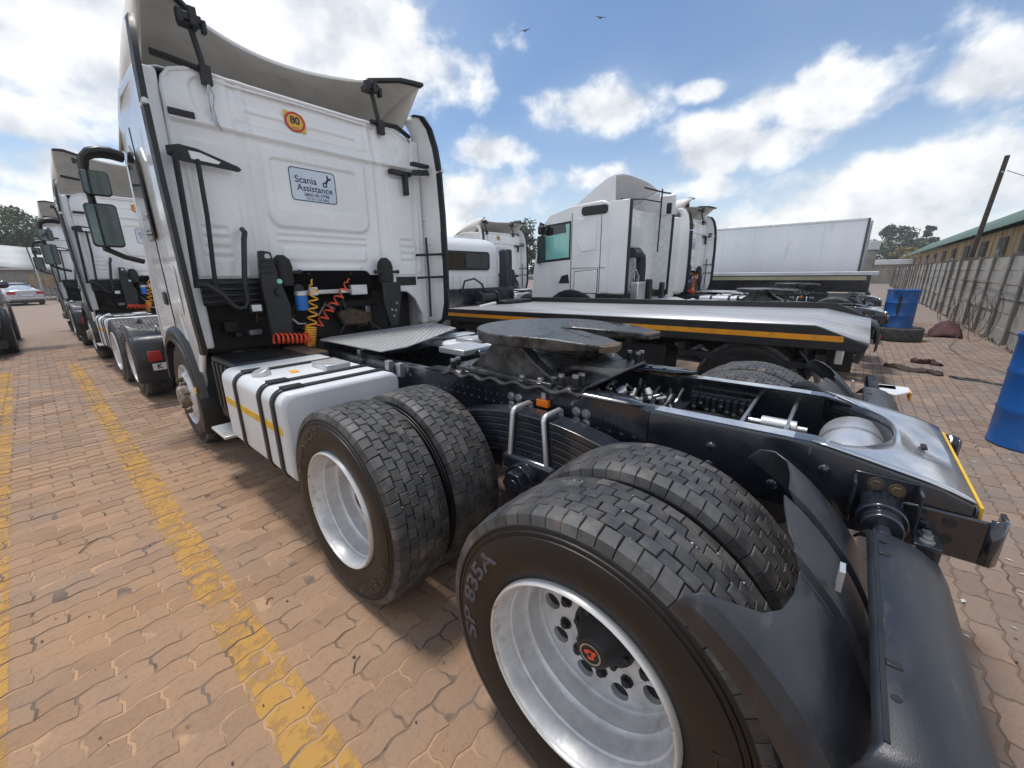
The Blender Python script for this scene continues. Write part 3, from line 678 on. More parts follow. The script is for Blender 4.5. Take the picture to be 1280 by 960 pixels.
# ================================================================== chassis of a tractor unit (local: x=0 centre line, y = yard y)
YB, YA, YF = .437, 1.792, 4.93
def ztop(y):
    P_ = [(-.40, .955), (-.30, .995), (-.12, 1.03), (.02, 1.055), (.6, 1.05), (2.2, 1.00), (3.5, .985), (6.2, .96)]
    for (a, b), (c, d) in zip(P_, P_[1:]):
        if a <= y <= c: return b+(d-b)*(y-a)/(c-a)
    return P_[0][1] if y < 0 else P_[-1][1]
def bolt(m, p, d, r=.017, h=.014):
    d = Vector(d); p = Vector(p); m.cyl(p, p+d*.004, r*1.45, 14); m.cyl(p+d*.004, p+d*h, r, 6)
def chassis(root, detail=True):
    for sd_ in (-1, 1):
        rows = []
        for y in (-.37, -.30, -.22, -.12, -.04, .02, .3, .6, 1.2, 2.2, 3.5, 4.6, 6.1):
            zt = ztop(y); zb = zt-.27+(.10 if y < -.33 else .07 if y < -.25 else .04 if y < -.16 else .01 if y < -.05 else 0)
            x = .385; i = .30; t = .009; e = .012
            pr = [(x-e, zt), (x-.003, zt-.003), (x, zt-e), (x, zb+e), (x-.003, zb+.003), (x-e, zb), (i, zb), (i, zb+t), (x-t, zb+t), (x-t, zt-t), (i, zt-t), (i, zt)]
            rows.append([(sd_*a, y, b) for a, b in pr+pr[:1]])
        m = MB().grid(rows)
        n = 13; m.add(rows[0][:-1], [tuple(range(12))]); m.add(rows[-1][:-1], [tuple(range(12))])
        obj('frame_rail', m, 'frame', root, angle=50)
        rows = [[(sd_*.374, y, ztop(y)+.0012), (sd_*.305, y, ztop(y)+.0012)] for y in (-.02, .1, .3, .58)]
        obj('flange_glare', MB().grid(rows), 'glare', root)  # bright strip laid on as the glare along the dark rail top
        # L shaped mounting angle outside the rail
        m = MB(); y0, y1 = .60, 2.15
        prf = [(y0, .80), (y0, 1.045), (y0+.08, 1.060), (y1-.1, ztop(y1)+.012), (y1, ztop(y1)), (y1, .78)]
        m.prism(prf, 'x', sd_*.3865, sd_*.394)
        obj('mounting_angle', m, 'frame', root, bevel=.003)
        m = MB(); m.add([(sd_*.394, .62, 1.064), (sd_*.425, .70, 1.066), (sd_*.425, 1.0, 1.060), (sd_*.40, 1.25, 1.054), (sd_*.40, y1, ztop(y1)+.014), (sd_*.29, y1, ztop(y1)+.014), (sd_*.29, .72, 1.066)], [tuple(range(7))])
        obj('mounting_flange', m, 'frame', root, solid=.008)
        for k in range(6): m = MB(); m.cyl((sd_*.345, .80+k*.085, 1.066), (sd_*.345, .80+k*.085, 1.0725), .011, 12); obj('flange_hole', m, 'dark', root)
        m = MB()
        for k in range(24): m.ball((sd_*.394, .66+k*.062, .905+.0*k), .011, 8, 4, (.6, 1, 1))
        for k in range(14): m.ball((sd_*.394, 1.45+k*.048, .955), .008, 8, 4, (.6, 1, 1))
        obj('rivet_row', m, 'frame', root)['kind'] = 'stuff'
        for (yy, zz) in [(1.33, .965), (1.385, .965), (1.33, .915), (1.385, .915), (.905, .965), (.96, .965), (.905, .915), (.96, .915), (.905, .865), (.96, .865)]:
            m = MB(); bolt(m, (sd_*.394, yy, zz), (sd_, 0, 0)); obj('bolt', m, 'zinc', root)
        for (yy, zz) in [(.34, .95), (.34, .87), (-.02, .965), (-.16, .97), (.12, .86), (2.35, .93), (2.5, .93)]:
            m = MB(); m.ball((sd_*.385, yy, zz), .02, 10, 5, (.6, 1, 1)); obj('dome_rivet', m, 'frame', root)
    # rear closing crossmember
    rows = []
    for k in range(25):
        u = -1+2*k/24; x = .384*u; yf = -.205+.235*abs(u)**2.6; r = []
        for j in range(9):
            y = -.372+(yf+.372)*j/8; dip = .02*max(0, 1-(x/.17)**2)*max(0, 1-((y+.29)/.07)**2)
            r.append((x, y, ztop(y)+.004-dip))
        rows.append(r)
    obj('rear_crossmember', MB().grid(rows), 'glare', root, solid=.006)  # plate's sky glare put into its bright metal colour
    rows = [[(.384*(-1+2*k/24), -.205+.235*abs(-1+2*k/24)**2.6, ztop(-.1)+.004-dz) for dz in (0, .05, .12)] for k in range(25)]
    obj('crossmember_web', MB().grid(rows), 'frame', root, solid=.006)
    m = MB(); m.box(-.384, .384, -.383, -.374, .79, .952); obj('end_plate', m, 'frame', root, bevel=.003)
    m = MB(); m.box(-.372, .372, -.392, -.384, .905, .957); obj('reflective_strip', m, 'yellow', root)
    m = MB()
    for x in (-.2, 0, .22): m.box(x-.025, x+.025, -.30, -.285, .988, .996)
    obj('slot', m, 'dark', root)
    # tow bracket at each rail end
    for sd_ in (-1, 1):
        m = MB(); m.box(sd_*.388, sd_*.400, -.42, -.22, .79, .93); obj('end_bracket', m, 'frame', root, bevel=.006)
        rows = [[(sd_*.400, -.405, z), (sd_*.402, -.425, z), (sd_*.385, -.438, z), (sd_*.33, -.438, z)] for z in (.795, .94)]
        obj('end_hook', MB().grid(rows), 'frame', root, solid=.01)
        for zz in (.90, .845):
            m = MB(); m.cyl((sd_*.400, -.33, zz), (sd_*.4035, -.33, zz), .016, 12); obj('bracket_hole', m, 'dark', root)
        # mudguard stay: U bracket, pin, bolts
        m = MB(); m.box(sd_*.388, sd_*.396, -.255, -.10, .88, .995); m.box(sd_*.396, sd_*.47, -.256, -.248, .87, .99); m.box(sd_*.396, sd_*.47, -.106, -.098, .85, .985)
        obj('stay_bracket', m, 'frame', root, bevel=.002)
        m = MB(); bolt(m, (sd_*.396, -.155, .965), (sd_, 0, 0), .015); bolt(m, (sd_*.396, -.205, .958), (sd_, 0, 0), .015); obj('bolt', m, 'rust', root)
        m = MB(); m.cyl((sd_*.39, -.178, .885), (sd_*.50, -.178, .885), .062, 24); m.cyl((sd_*.50, -.178, .885), (sd_*.545, -.178, .885), .05, 24); m.cyl((sd_*.545, -.178, .885), (sd_*1.2, -.178, .85), .021, 12)
        obj('mudguard_stay', m, 'frame', root, bevel=.004)
        m = MB(); m.box(sd_*.40, sd_*.50, -.315, -.255, .845, .853); m.box(sd_*.49, sd_*.498, -.315, -.262, .80, .845); obj('clamp_plate', m, 'frame', root, bevel=.002)
        m = MB(); bolt(m, (sd_*.43, -.285, .853), (0, 0, 1), .012); bolt(m, (sd_*.47, -.285, .853), (0, 0, 1), .012); obj('bolt', m, 'zinc', root)
    # air reservoir showing under the closing crossmember
    m = MB().lathe([(-.24, 0), (-.24, .05), (-.215, .10), (-.17, .118), (.17, .118), (.215, .10), (.24, .05), (.24, 0)], (0.05, -.10, .885), 'x', 28); obj('air_reservoir', m, 'alu', root)
    m = MB().lathe([(-.01, .118), (-.01, .121), (.012, .121), (.012, .118)], (0.05, -.10, .885), 'x', 28); obj('reservoir_strap', m, 'zinc', root)
    # cross rods, valves and hoses between the rails
    for yy in (.30, .13):
        m = MB().cyl((-.375, yy, .945), (.375, yy, .985), .009, 8); obj('cross_rod', m, 'zinc', root)
    m = MB().cyl((.07, .235, .945), (.07, .10, .945), .032, 18); m.cyl((.07, .29, .945), (.07, .06, .945), .012, 10); obj('brake_valve', m, 'alu', root)
    m = MB(); m.box(.30, .33, .30, .62, .93, .97)
    for k in range(9): m.cyl((.28, .32+k*.034, .90+.02*sin(k*2)), (.28, .32+k*.034, .955), .013, 8); m.ball((.275, .32+k*.034, .895+.02*sin(k*2)), .017, 8, 5)
    obj('valve_block', m, 'frame', root)
    rh = random.Random(4)
    for k in range(30):
        y0 = rh.uniform(.72, 1.08); x0 = rh.uniform(-.2, .15); p = [(x0, y0, .86)]
        for j in range(6): x0 += rh.uniform(-.03, .09); y0 += rh.uniform(-.06, .05); p.append((x0, y0, .90+.06*sin(j*1.3+k)+rh.uniform(0, .03)))
        obj('hose', MB().tube(p, rh.uniform(.007, .013), 7), rh.choice(('zinc', 'black', 'black', 'alu')), root)
    m = MB()
    for k in range(12): 
        x, y, z = rh.uniform(-.05, .22), rh.uniform(.74, .98), rh.uniform(.90, .965); m.cyl((x, y, z), (x+rh.uniform(-.05, .05), y+rh.uniform(-.05, .05), z+rh.uniform(-.01, .03)), rh.uniform(.012, .026), 10)
    obj('solenoid_valve', m, 'alu', root, bevel=.002)
    m = MB().cyl((-.16, 1.02, .90), (-.02, .93, .93), .055, 20); obj('brake_chamber', m, 'zinc', root, bevel=.006)
    for k in range(4):
        x0 = -.25+.15*k; obj('hose', MB().tube([(x0, 2.5-.2*k, .90), (x0+.05, 1.9, .93), (x0+.12, 1.4, .96-.02*k), (x0+.22, 1.0, .93), (x0+.3, .6, .88), (.33, .3, .86)], .011, 7), 'black', root)
    for yy in (.66, 1.55, 2.45): m = MB(); m.box(-.376, .376, yy-.04, yy+.04, .74, .90); obj('crossmember', m, 'frame', root, bevel=.006)
    # axles and diff
    for yy in (YB, YA):
        m = MB().cyl((-1.0, yy, HZ), (1.0, yy, HZ), .085, 16); m.ball((0, yy, HZ), .24, 16, 10, (1, .8, .95)); obj('axle', m, 'dark', root)
    obj('propshaft', MB().cyl((0, YA, .55), (0, 4.6, .68), .06, 14), 'dark', root)
    obj('steer_axle', MB().cyl((-.95, YF, .45), (.95, YF, .45), .06, 12), 'dark', root)
    # bogie springs
    for sd_ in (-1, 1):
        for k in range(6):
            L_ = .64-.075*max(0, k-1); rows = []
            for j in range(15):
                u = -1+j/7; y = 1.115+L_*u; z = .955-.037*k-.13*u*u*(L_/.64)**2
                rows.append([(sd_*.455, y, z), (sd_*.575, y, z), (sd_*.575, y, z-.033), (sd_*.455, y, z-.033), (sd_*.455, y, z)])
            m = MB().grid(rows); obj('spring_leaf', m, 'frame', root, bevel=.003)
        for yy in (1.02, 1.21):
            s_ = .03 if yy > 1.1 else -.03
            p = [(sd_*.592, yy+s_, .63), (sd_*.592, yy, .955), (sd_*.585, yy, .972), (sd_*.57, yy, .98), (sd_*.46, yy, .98), (sd_*.445, yy, .97), (sd_*.44, yy, .95), (sd_*.44, yy, .63)]
            obj('u_bolt', MB().tube(p, .0125, 10), 'alu', root)
        m = MB(); m.box(sd_*.43, sd_*.61, .95, 1.28, .64, .735); obj('spring_saddle', m, 'frame', root, bevel=.02)
        m = MB(); m.cyl((sd_*.40, 1.125, .63), (sd_*.66, 1.125, .63), .088, 28); m.cyl((sd_*.66, 1.125, .63), (sd_*.70, 1.125, .63), .068, 6); m.cyl((sd_*.70, 1.125, .63), (sd_*.705, 1.125, .63), .03, 16)
        obj('trunnion', m, 'frame', root, bevel=.004)
        m = MB(); m.box(sd_*.396, sd_*.425, 1.115, 1.19, .955, .995); obj('marker_lamp', m, 'amber', root, bevel=.004)
        m = MB(); m.box(sd_*.396, sd_*.41, 1.14, 1.165, .995, 1.03); obj('lamp_bracket', m, 'zinc', root)
    # fifth wheel
    m = MB(); rows = []
    for j in range(61):
        y = .93+1.02*j/60; zz = ztop(y)+.030+.012*cos((y-1.0)*2*pi/.17); 
        flat = ztop(y)+.045
        rows.append([(-.43, y, zz-.012), (-.40, y, zz), (-.36, y, flat), (0, y, flat), (.36, y, flat), (.40, y, zz), (.43, y, zz-.012)])
    obj('coupling_mount_plate', MB().grid(rows), 'grease', root, solid=.016)
    for sd_ in (-1, 1):
        m = MB(); m.prism([(1.08, 1.07), (1.78, 1.06), (1.62, 1.18), (1.54, 1.262), (1.34, 1.262), (1.26, 1.18)], 'x', sd_*.29, sd_*.365); obj('coupling_pedestal', m, 'grease', root, bevel=.01)
        m = MB(); m.box(sd_*.26, sd_*.42, 1.10, 1.80, 1.062, 1.09); obj('pedestal_foot', m, 'grease', root, bevel=.006)
        for (xx, yy, mt, h) in [(.40, .97, 'black', .055), (.34, .97, 'black', .055), (.40, 1.05, 'black', .05), (.34, 1.14, 'zinc', .03), (.40, 1.18, 'zinc', .03), (.40, 1.30, 'zinc', .03), (.40, 1.72, 'zinc', .03), (.40, 1.86, 'black', .05), (.34, 1.88, 'black', .05), (.34, 1.80, 'zinc', .03)]:
            m = MB(); z0 = ztop(yy)+.045; m.cyl((sd_*xx, yy, z0), (sd_*xx, yy, z0+.006), .026, 16); m.cyl((sd_*xx, yy, z0+.006), (sd_*xx, yy, z0+h), .018, 8)
            b_ = obj('stud', m, mt, root, bevel=.002)
            if mt == 'black': obj('stud_cap', MB().cyl((sd_*xx, yy, z0+h), (sd_*xx, yy, z0+h+.014), .0165, 8), 'zinc', b_)
    out = []
    for k in range(29):                                           # round front
        a = radians(-18+216*k/28); out.append((.455*cos(a)*(1.0), 1.415+.43*sin(a)))
    out += [(-.405, 1.10), (-.37, .93), (-.335, .84), (-.27, .815), (-.175, .84), (-.12, .95), (-.052, 1.14), (-.05, 1.26), (-.03, 1.305), (0, 1.32), (.03, 1.305), (.05, 1.26), (.052, 1.14), (.12, .95), (.175, .84), (.27, .815), (.335, .84), (.37, .93), (.405, 1.10)]
    n = len(out); m = MB(); v = []
    def tz(y): return 1.318-(.035*max(0, (1.15-y)/.37)**1.5)
    for x, y in out: v.append((x, y, tz(y)))
    for x, y in out: v.append((x*.985, 1.4+(y-1.4)*.985, tz(y)-.030-(.034 if y > 1.05 else 0)))
    m.add(v, [tuple(range(n)), tuple(range(2*n-1, n-1, -1))]+[(i, i+n, (i+1) % n+n, (i+1) % n) for i in range(n)])
    pl = obj('coupling_plate', m, 'grease', root, bevel=.008, seg=2)
    for sd_ in (-1, 1):
        m = MB(); m.prism([(sd_*.335, .842), (sd_*.272, .817), (sd_*.18, .842), (sd_*.165, .88), (sd_*.25, .895), (sd_*.347, .88)], 'z', 1.262, 1.2955); obj('horn_tip', m, 'rust', pl, bevel=.004)
    m = MB().tube([(.30, 1.30, 1.23), (.50, 1.25, 1.23), (.62, 1.2, 1.22)], .012, 8); obj('release_handle', m, 'zinc', root)
    # wheels
    for sd_ in (-1, 1):
        rear_wheel(root, YB, sd_, 165, 'lettersb'); rear_wheel(root, YA, sd_, -45, 'letters'); front_wheel(root, YF, sd_)
    # rear quarter mudguards
    for sd_ in (-1, 1):
        cols = [(-1.335, .555, 62, 0), (-1.338, .60, 62, 0), (-1.325, .628, 60.5, 0), (-1.30, .642, 56, 0), (-1.26, .648, 51.5, 0), (-1.20, .648, 48.5, 0), (-1.12, .648, 46.8, 0), (-1.06, .648, 46.4, 0), (-1.03, .648, 46.6, 0), (-1.025, .668, 50, 0), (-.99, .668, 50.5, 0), (-.985, .648, 47, 0), (-.93, .650, 51, 0), (-.86, .655, 53.5, 0), (-.80, .655, 54.5, 0), (-.795, .640, 50, 0), (-.765, .640, 50, 0), (-.76, .660, 54, 0), (-.66, .660, 55, 0), (-.585, .655, 56.5, 0), (-.565, .648, 60, 0), (-.555, .62, 63, 0), (-.555, .57, 64, 0)]
        rows = []
        for x, rho, a0, _ in cols:
            r = []
            for j in range(23):
                a = radians(a0+(-20-a0)*j/22); r.append((-sd_*x, YB-rho*cos(a), HZ+rho*sin(a)))
            rows.append(r)
        obj('mudguard', MB().grid(rows), 'fender', root, solid=.006, bevel=.0025, angle=28)
        # rear flap carrier
        pf = [(-.142, .895), (-.155, .905), (-.20, .908), (-.25, .893), (-.29, .865), (-.315, .82), (-.328, .74), (-.333, .62), (-.335, .52)]
        rows = []
        for k, x in enumerate((-1.335, -1.325, -1.30, -1.0, -.70, -.62, -.585, -.575)):
            d = {0: .05, 1: .018, 2: 0, 5: 0, 6: .012, 7: .04}.get(k, 0)
            rows.append([(-sd_*x, y+d*.6, z-d) for y, z in pf])
        obj('flap_carrier', MB().grid(rows), 'fender', root, solid=.007, angle=60)
        m = MB(); m.box(-sd_*-1.30, -sd_*-.60, -.160, -.152, .897, .911); obj('carrier_edge', m, 'black', root)
        for xx in (-1.12, -.72): m = MB(); m.box(-sd_*(xx-.008), -sd_*(xx+.008), -.185, -.160, .900, .914); obj('carrier_clip', m, 'black', root, bevel=.003)
        for xx, yy, zz in ((-1.20, -.172, .908), (-.66, -.172, .910)): obj('carrier_screw', MB().cyl((-sd_*xx, yy, zz-.004), (-sd_*xx, yy, zz+.003), .008, 10), 'black', root)
        m = MB(); m.box(-sd_*-1.02, -sd_*-.98, -.085, -.075, .95, 1.0); obj('carrier_catch', m, 'alu', root)
        m = MB(); m.box(-sd_*-1.22, -sd_*-1.08, -.350, -.325, .58, .72); obj('tail_lamp', m, 'red', root, bevel=.01)
    # fuel tank on the left, smaller tank on the right
    for sd_ in (-1, 1):
        pr = rrect(-1.255, -.48, .43, .985, .075, 7); m = MB()
        rows = []
        for y, ins in ((2.345, .022), (2.350, .009), (2.362, 0), (3.44, 0), (3.455, .012), (3.46, .03)):
            rows.append([(-sd_*(x*(1) + (ins if x < -.87 else -ins)), y, z+(ins if z < .7 else -ins)) for x, z in pr+pr[:1]])
        m.grid(rows); m.add(rows[0][:-1], [tuple(range(len(pr)))]); m.add(rows[-1][:-1], [tuple(range(len(pr)))])
        tk = obj('fuel_tank', m, 'whiteb', root, angle=40)
        for ys in (3.14, 2.685, 2.47):
            pr2 = rrect(-1.262, -.473, .423, .992, .082, 7)
            rows = [[(-sd_*x, y, z) for x, z in pr2+pr2[:1]] for y in (ys-.027, ys+.027)]
            obj('tank_strap', MB().grid(rows), 'black', tk, solid=.007)
            m = MB(); m.box(-sd_*-1.20, -sd_*-1.08, ys-.034, ys+.034, .992, 1.006); obj('strap_buckle', m, 'black', tk, bevel=.004)
        for (a, b) in ((2.39, 2.44), (2.50, 2.655), (2.71, 3.11), (3.17, 3.43)):
            m = MB(); m.box(-sd_*-1.2575, -sd_*-1.2555, a, b, .735, .785); obj('tank_tape', m, 'yellow', tk)
        m = MB(); m.box(-sd_*-.80, -sd_*-.62, 2.74, 2.98, .985, 1.025); obj('sender_cover', m, 'alu', tk, bevel=.006)
        m = MB().cyl((-sd_*-1.12, 2.98, .96), (-sd_*-1.14, 2.98, 1.02), .055, 20); obj('filler_neck', m, 'alu', tk, bevel=.004)
        m = MB(); m.prism([(-.98, 2.88), (-.93, 2.87), (-.92, 2.95), (-.97, 2.96)], 'z', .985, .9905)
        if sd_ < 0: m.v = [(x, y, z) for x, y, z in m.v]
        else: m.v = [(-x, y, z) for x, y, z in m.v]
        obj('sticker', m, 'styel', tk)
        for k in range(2):
            m = MB(); m.box(-sd_*-.46, -sd_*-.42, 2.36+k*.14, 2.41+k*.14, .93, 1.03); obj('tank_bracket', m, 'zinc', root, bevel=.004)
        # box and steps between tank and front wheel
        m = MB(); m.box(-sd_*-1.15, -sd_*-.62, 3.50, 4.12, .45, .99); bb = obj('battery_box', m, 'plastic', root, bevel=.02)
        for k in range(5):
            m = MB(); m.box(-sd_*-1.17, -sd_*-1.15, 3.55+k*.11, 3.60+k*.11, .55, .95); obj('rib', m, 'plastic', bb, bevel=.006)
        m = MB(); m.box(-sd_*-1.29, -sd_*-1.02, 3.56, 3.92, .405, .43)
        st = obj('step', m, 'checker', root, bevel=.006)
        m = MB(); m.box(-sd_*-.62, -sd_*-.44, 3.45, 4.0, .93, 1.0); obj('rusty_bracket', m, 'rust', root, bevel=.01)
        # front wheel mudguard
        rows = []
        for j in range(23):
            a = radians(-28+168*j/22); r0 = .60; rows.append([(-sd_*x, YF-(r0-d)*cos(a), HZ+(r0-d)*sin(a)) for x, d in ((-1.255, .05), (-1.25, .01), (-1.22, 0), (-.90, 0), (-.88, .02))])
        obj('front_mudguard', MB().grid(rows), 'plastic', root, solid=.008, angle=50)
        m = MB(); m.box(-sd_*-1.262, -sd_*-1.256, 4.33, 4.40, .63, .68); obj('side_reflector', m, 'yellow', root)
    # catwalk
    m = MB(); m.prism([(-.37, 2.72), (-.39, 3.72), (-.25, 3.80), (1.10, 3.92), (.92, 3.30), (-.12, 2.74)], 'z', 1.058, 1.066); cw = obj('catwalk', m, 'checker', root)
    m = MB()
    for i in range(46):
        for j in range(40):
            x, y = -.36+i*.032, 2.76+j*.030
            yl = 2.72+max(0, (x+.12))*.54+.03; yh = 3.74+.09*(x+.4)
            if y < yl or y > yh or x > .9+.28*(y-3.3): continue
            a = pi/4 if (i+j) % 2 else -pi/4; c, s_ = cos(a), sin(a)
            m.add([(x+c*.013, y+s_*.013, 1.066), (x-s_*.005, y+c*.005, 1.0695), (x-c*.013, y-s_*.013, 1.066), (x+s_*.005, y-c*.005, 1.0695)], [(0, 1, 2, 3)])
    obj('tread_lug', m, 'checker', cw)['kind'] = 'stuff'
    for yy in (2.95, 3.6): m = MB(); m.box(-.42, .42, yy, yy+.05, .985, 1.057); obj('catwalk_bearer', m, 'frame', root)
    # small alu box ahead of the coupling
    m = MB(); m.box(.05, .38, 2.25, 2.55, 1.01, 1.06); obj('junction_box', m, 'alu', root, bevel=.008)
    m = MB().cyl((.10, 2.15, 1.02), (.40, 2.10, 1.02), .05, 18); obj('filter_housing', m, 'frame', root, bevel=.01)
# ================================================================== high-roof sleeper cab (local x, yard y)
def sdr(x, z, x0, x1, z0, z1, r):
    cx, cz = (x0+x1)/2, (z0+z1)/2; qx, qz = abs(x-cx)-(x1-x0)/2+r, abs(z-cz)-(z1-z0)/2+r
    return min(max(qx, qz), 0)+hypot(max(qx, 0), max(qz, 0))-r
def ss(a, b, x):
    t = min(1, max(0, (x-a)/(b-a))); return t*t*(3-2*t)
def wall_h(x, z):
    """pressed relief of the rear wall, metres towards the rear"""
    h = 0
    h += .030*ss(-.012, .012, z-2.775)*(1-ss(-.01, .02, z-2.805))            # roof seam bead
    h += .012*ss(0, .02, z-2.80)
    h -= .014*ss(.0, -.02, sdr(x, z, -.93, .95, 2.845, 3.13, .10))
    h += .010*ss(.0, -.015, sdr(x, z, -.66, .54, 2.86, 3.03, .05))
    h -= .012*ss(.0, -.012, sdr(x, z, -.58, .44, 2.875, 2.965, .03))
    # central shield
    sh = max(sdr(x, z, -.50, .50, 2.10, 2.95, .10), -9)
    h += .022*ss(.012, -.012, sdr(x, z, -.50, .48, 2.07, 2.90, .12))*(1-ss(-.03, 0, z-2.745))
    h -= .013*ss(.0, -.012, sdr(x, z, -.44, .38, 2.235, 2.645, .04))
    for a, b in ((2.035, 2.005), (1.975, 1.945)): h += .010*ss(.0, -.010, sdr(x, z, -.46, .44, b, a, .012))
    h += .012*ss(.0, -.012, sdr(x, z, -.44, .42, 1.775, 1.905, .03))
    h += .012*ss(.0, -.012, sdr(x, z, -.34, .34, 1.665, 1.735, .03))
    for sx in (-1, 1):
        h += .012*ss(-.03, 0, sx*x-.56)*(1-ss(0, .02, sx*x-.585)); h += .018*ss(-.02, .02, sx*x-.66)
        h += .012*ss(.0, -.02, sdr(x, z, min(sx*.72, sx*1.06), max(sx*.72, sx*1.06), 1.60, 2.68, .05))
        for k in range(4):
            zc = 2.04-.075*k; h -= .010*ss(.0, -.010, sdr(x, z, min(sx*.84, sx*1.03), max(sx*.84, sx*1.03), zc-.045, zc, .008))
    return h
def cab_high(root):
    Y0 = 4.13
    # rear wall
    rows = []; NX, NZ = 176, 130
    for j in range(NZ+1):
        z = 1.64+(3.165-1.64)*j/NZ; rc = .20; hw = 1.095+.012*ss(3.0, 2.4, z)
        if z > 3.165-rc: hw -= rc-sqrt(max(0, rc*rc-(z-(3.165-rc))**2))
        rows.append([(hw*(-1+2*i/NX), Y0-wall_h(hw*(-1+2*i/NX), z)+.05*ss(2.85, 3.2, z), z) for i in range(NX+1)])
    obj('rear_wall', MB().grid(rows), 'white', root, angle=80)
    rim = [rows[j][0] for j in range(0, NZ, 6)]+[rows[NZ][i] for i in range(0, NX+1, 8)]+[rows[j][NX] for j in range(NZ-6, -1, -6)]
    obj('wall_rim', MB().tube([(x, y-.002, z) for x, y, z in rim], .014, 6), 'white', root)
    # lower right part of the wall beside the wheel arch
    m = MB(); m.prism([(.70, 1.645), (1.12, 1.645), (1.13, 1.10), (1.07, 1.22), (1.0, 1.36), (.90, 1.44), (.70, 1.46)], 'y', Y0-.02, Y0+.03); obj('wall_corner', m, 'white', root, bevel=.008)
    m = MB(); m.box(.755, 1.03, Y0-.026, Y0-.02, 1.515, 1.615); obj('wall_slot', m, 'black', root, bevel=.004)
    m = MB(); m.prism([(-1.12, 1.645), (-.62, 1.645), (-.60, 1.60), (-1.12, 1.60)], 'y', Y0-.01, Y0+.03); obj('wall_hem', m, 'white', root)
    # body shell
    sideo = [(4.17, 1.02), (4.17, 3.10), (4.30, 3.15), (5.0, 3.17), (5.55, 3.10), (5.95, 2.92), (6.15, 2.62), (6.33, 1.75), (6.40, 1.20), (6.40, .55), (5.62, .55)]
    for k in range(13):
        a = radians(15+150*k/12); sideo.append((YF+.62*cos(a), .50+.62*sin(a)))
    sideo += [(4.33, .80)]
    for sd_ in (-1, 1):
        m = MB(); m.prism(sideo, 'x', sd_*1.155, sd_*1.205); m.v = [(x*(1-.10*ss(4.9, 6.4, y)), y, z) for x, y, z in m.v]; obj('side_panel', m, 'white', root, bevel=.03, seg=3)
    rows = []
    for (y, z, hw) in ((4.15, 3.12, 1.13), (4.5, 3.17, 1.14), (5.0, 3.18, 1.14), (5.55, 3.11, 1.13), (5.95, 2.93, 1.12), (6.16, 2.62, 1.12), (6.34, 1.75, 1.16), (6.41, 1.2, 1.17), (6.41, .55, 1.17)):
        n_ = Vector((0, -(.5 if y > 5.5 else .02), -1)).normalized()*.05
        rows.append([(-hw-.055, y+n_.y*1.6, z+n_.z*1.6), (-hw-.025, y+n_.y*.5, z+n_.z*.5), (-hw+.04, y, z), (0, y+.0, z+.015), (hw-.04, y, z), (hw+.025, y+n_.y*.5, z+n_.z*.5), (hw+.055, y+n_.y*1.6, z+n_.z*1.6)])
    rows = [[(x*(1-.10*ss(4.9, 6.4, y)), y, z) for x, y, z in r] for r in rows]
    obj('roof_and_front', MB().grid(rows), 'white', root, solid=.01, angle=60)
    m = MB(); m.box(-1.10, 1.10, 5.98, 6.0, 1.85, 2.75); obj('windscreen', m, 'glass', root)
    # dark underside behind the rear wall
    m = MB(); m.box(-1.10, 1.10, 4.36, 6.2, .95, 1.75); obj('cab_underbody', m, 'dark', root, bevel=.05)
    m = MB(); m.box(-1.12, -.60, 4.10, 4.36, 1.40, 1.62); 
    for k in range(4): m.box(-1.12, -.55, 4.04, 4.10, 1.42+k*.05, 1.445+k*.05)
    obj('rear_crossbeam', m, 'plastic', root, bevel=.008)
    m = MB(); m.box(-.45, .60, 4.20, 4.40, 1.30, 1.46); obj('engine_tunnel', m, 'dark', root, bevel=.02)
    m = MB(); m.prism(rrect(-.455, .42, 1.38, 1.685, .07), 'y', Y0-.034, Y0-.018); obj('opening_shade', m, 'void', root)  # near-black plate painted as the shade inside the rear opening
    for (xx, zz) in ((-.24, 1.655), (.19, 1.655)):
        obj('push_pin', MB().cyl((xx, Y0-.036, zz), (xx, Y0-.046, zz), .011, 10), 'black', root)
    # side deflectors with rubber trailing edges
    for sd_ in (-1, 1):
        st = [(1.02, 3.98, 1.225), (1.10, 3.86, 1.245), (1.30, 3.82, 1.262), (1.8, 3.815, 1.272), (2.3, 3.825, 1.275), (2.75, 3.845, 1.27), (3.0, 3.875, 1.258), (3.2, 3.93, 1.235), (3.33, 4.02, 1.21), (3.37, 4.15, 1.19)]
        rows = [[(sd_*(1.20 if z < 3.1 else 1.17), 4.20+(.10 if z > 3.2 else 0), z), (sd_*(x*.4+1.205*.6), 4.20*.6+y*.4, z), (sd_*(x*.8+1.205*.2), 4.20*.2+y*.8, z), (sd_*x, y, z)] for z, y, x in st]
        obj('side_deflector', MB().grid(rows), 'white', root, solid=.02, angle=60)
        m = MB(); m.box(sd_*1.10, sd_*1.205, 4.12, 4.22, 1.04, 3.10); obj('deflector_post', m, 'white', root, bevel=.02)
        for nm, (a, b) in (('edge_rubber', (0, 5)), ('edge_rubber', (5, 9))):
            seg = st[a:b+1]; rr = []
            for i, (z, y, x) in enumerate(seg):
                if nm and a == 5 and i == 0: z += .02
                rr.append([(sd_*(x+.014), y+.04, z), (sd_*(x+.010), y-.035, z), (sd_*(x-.022), y-.042, z), (sd_*(x-.024), y+.034, z), (sd_*(x+.014), y+.04, z)])
            obj(nm, MB().grid(rr), 'black', root, bevel=0, angle=60)
        m = MB(); m.cyl((sd_*1.27, 3.85, 2.75), (sd_*1.27, 3.79, 2.765), .02, 8); obj('edge_clip', m, 'alu', root)
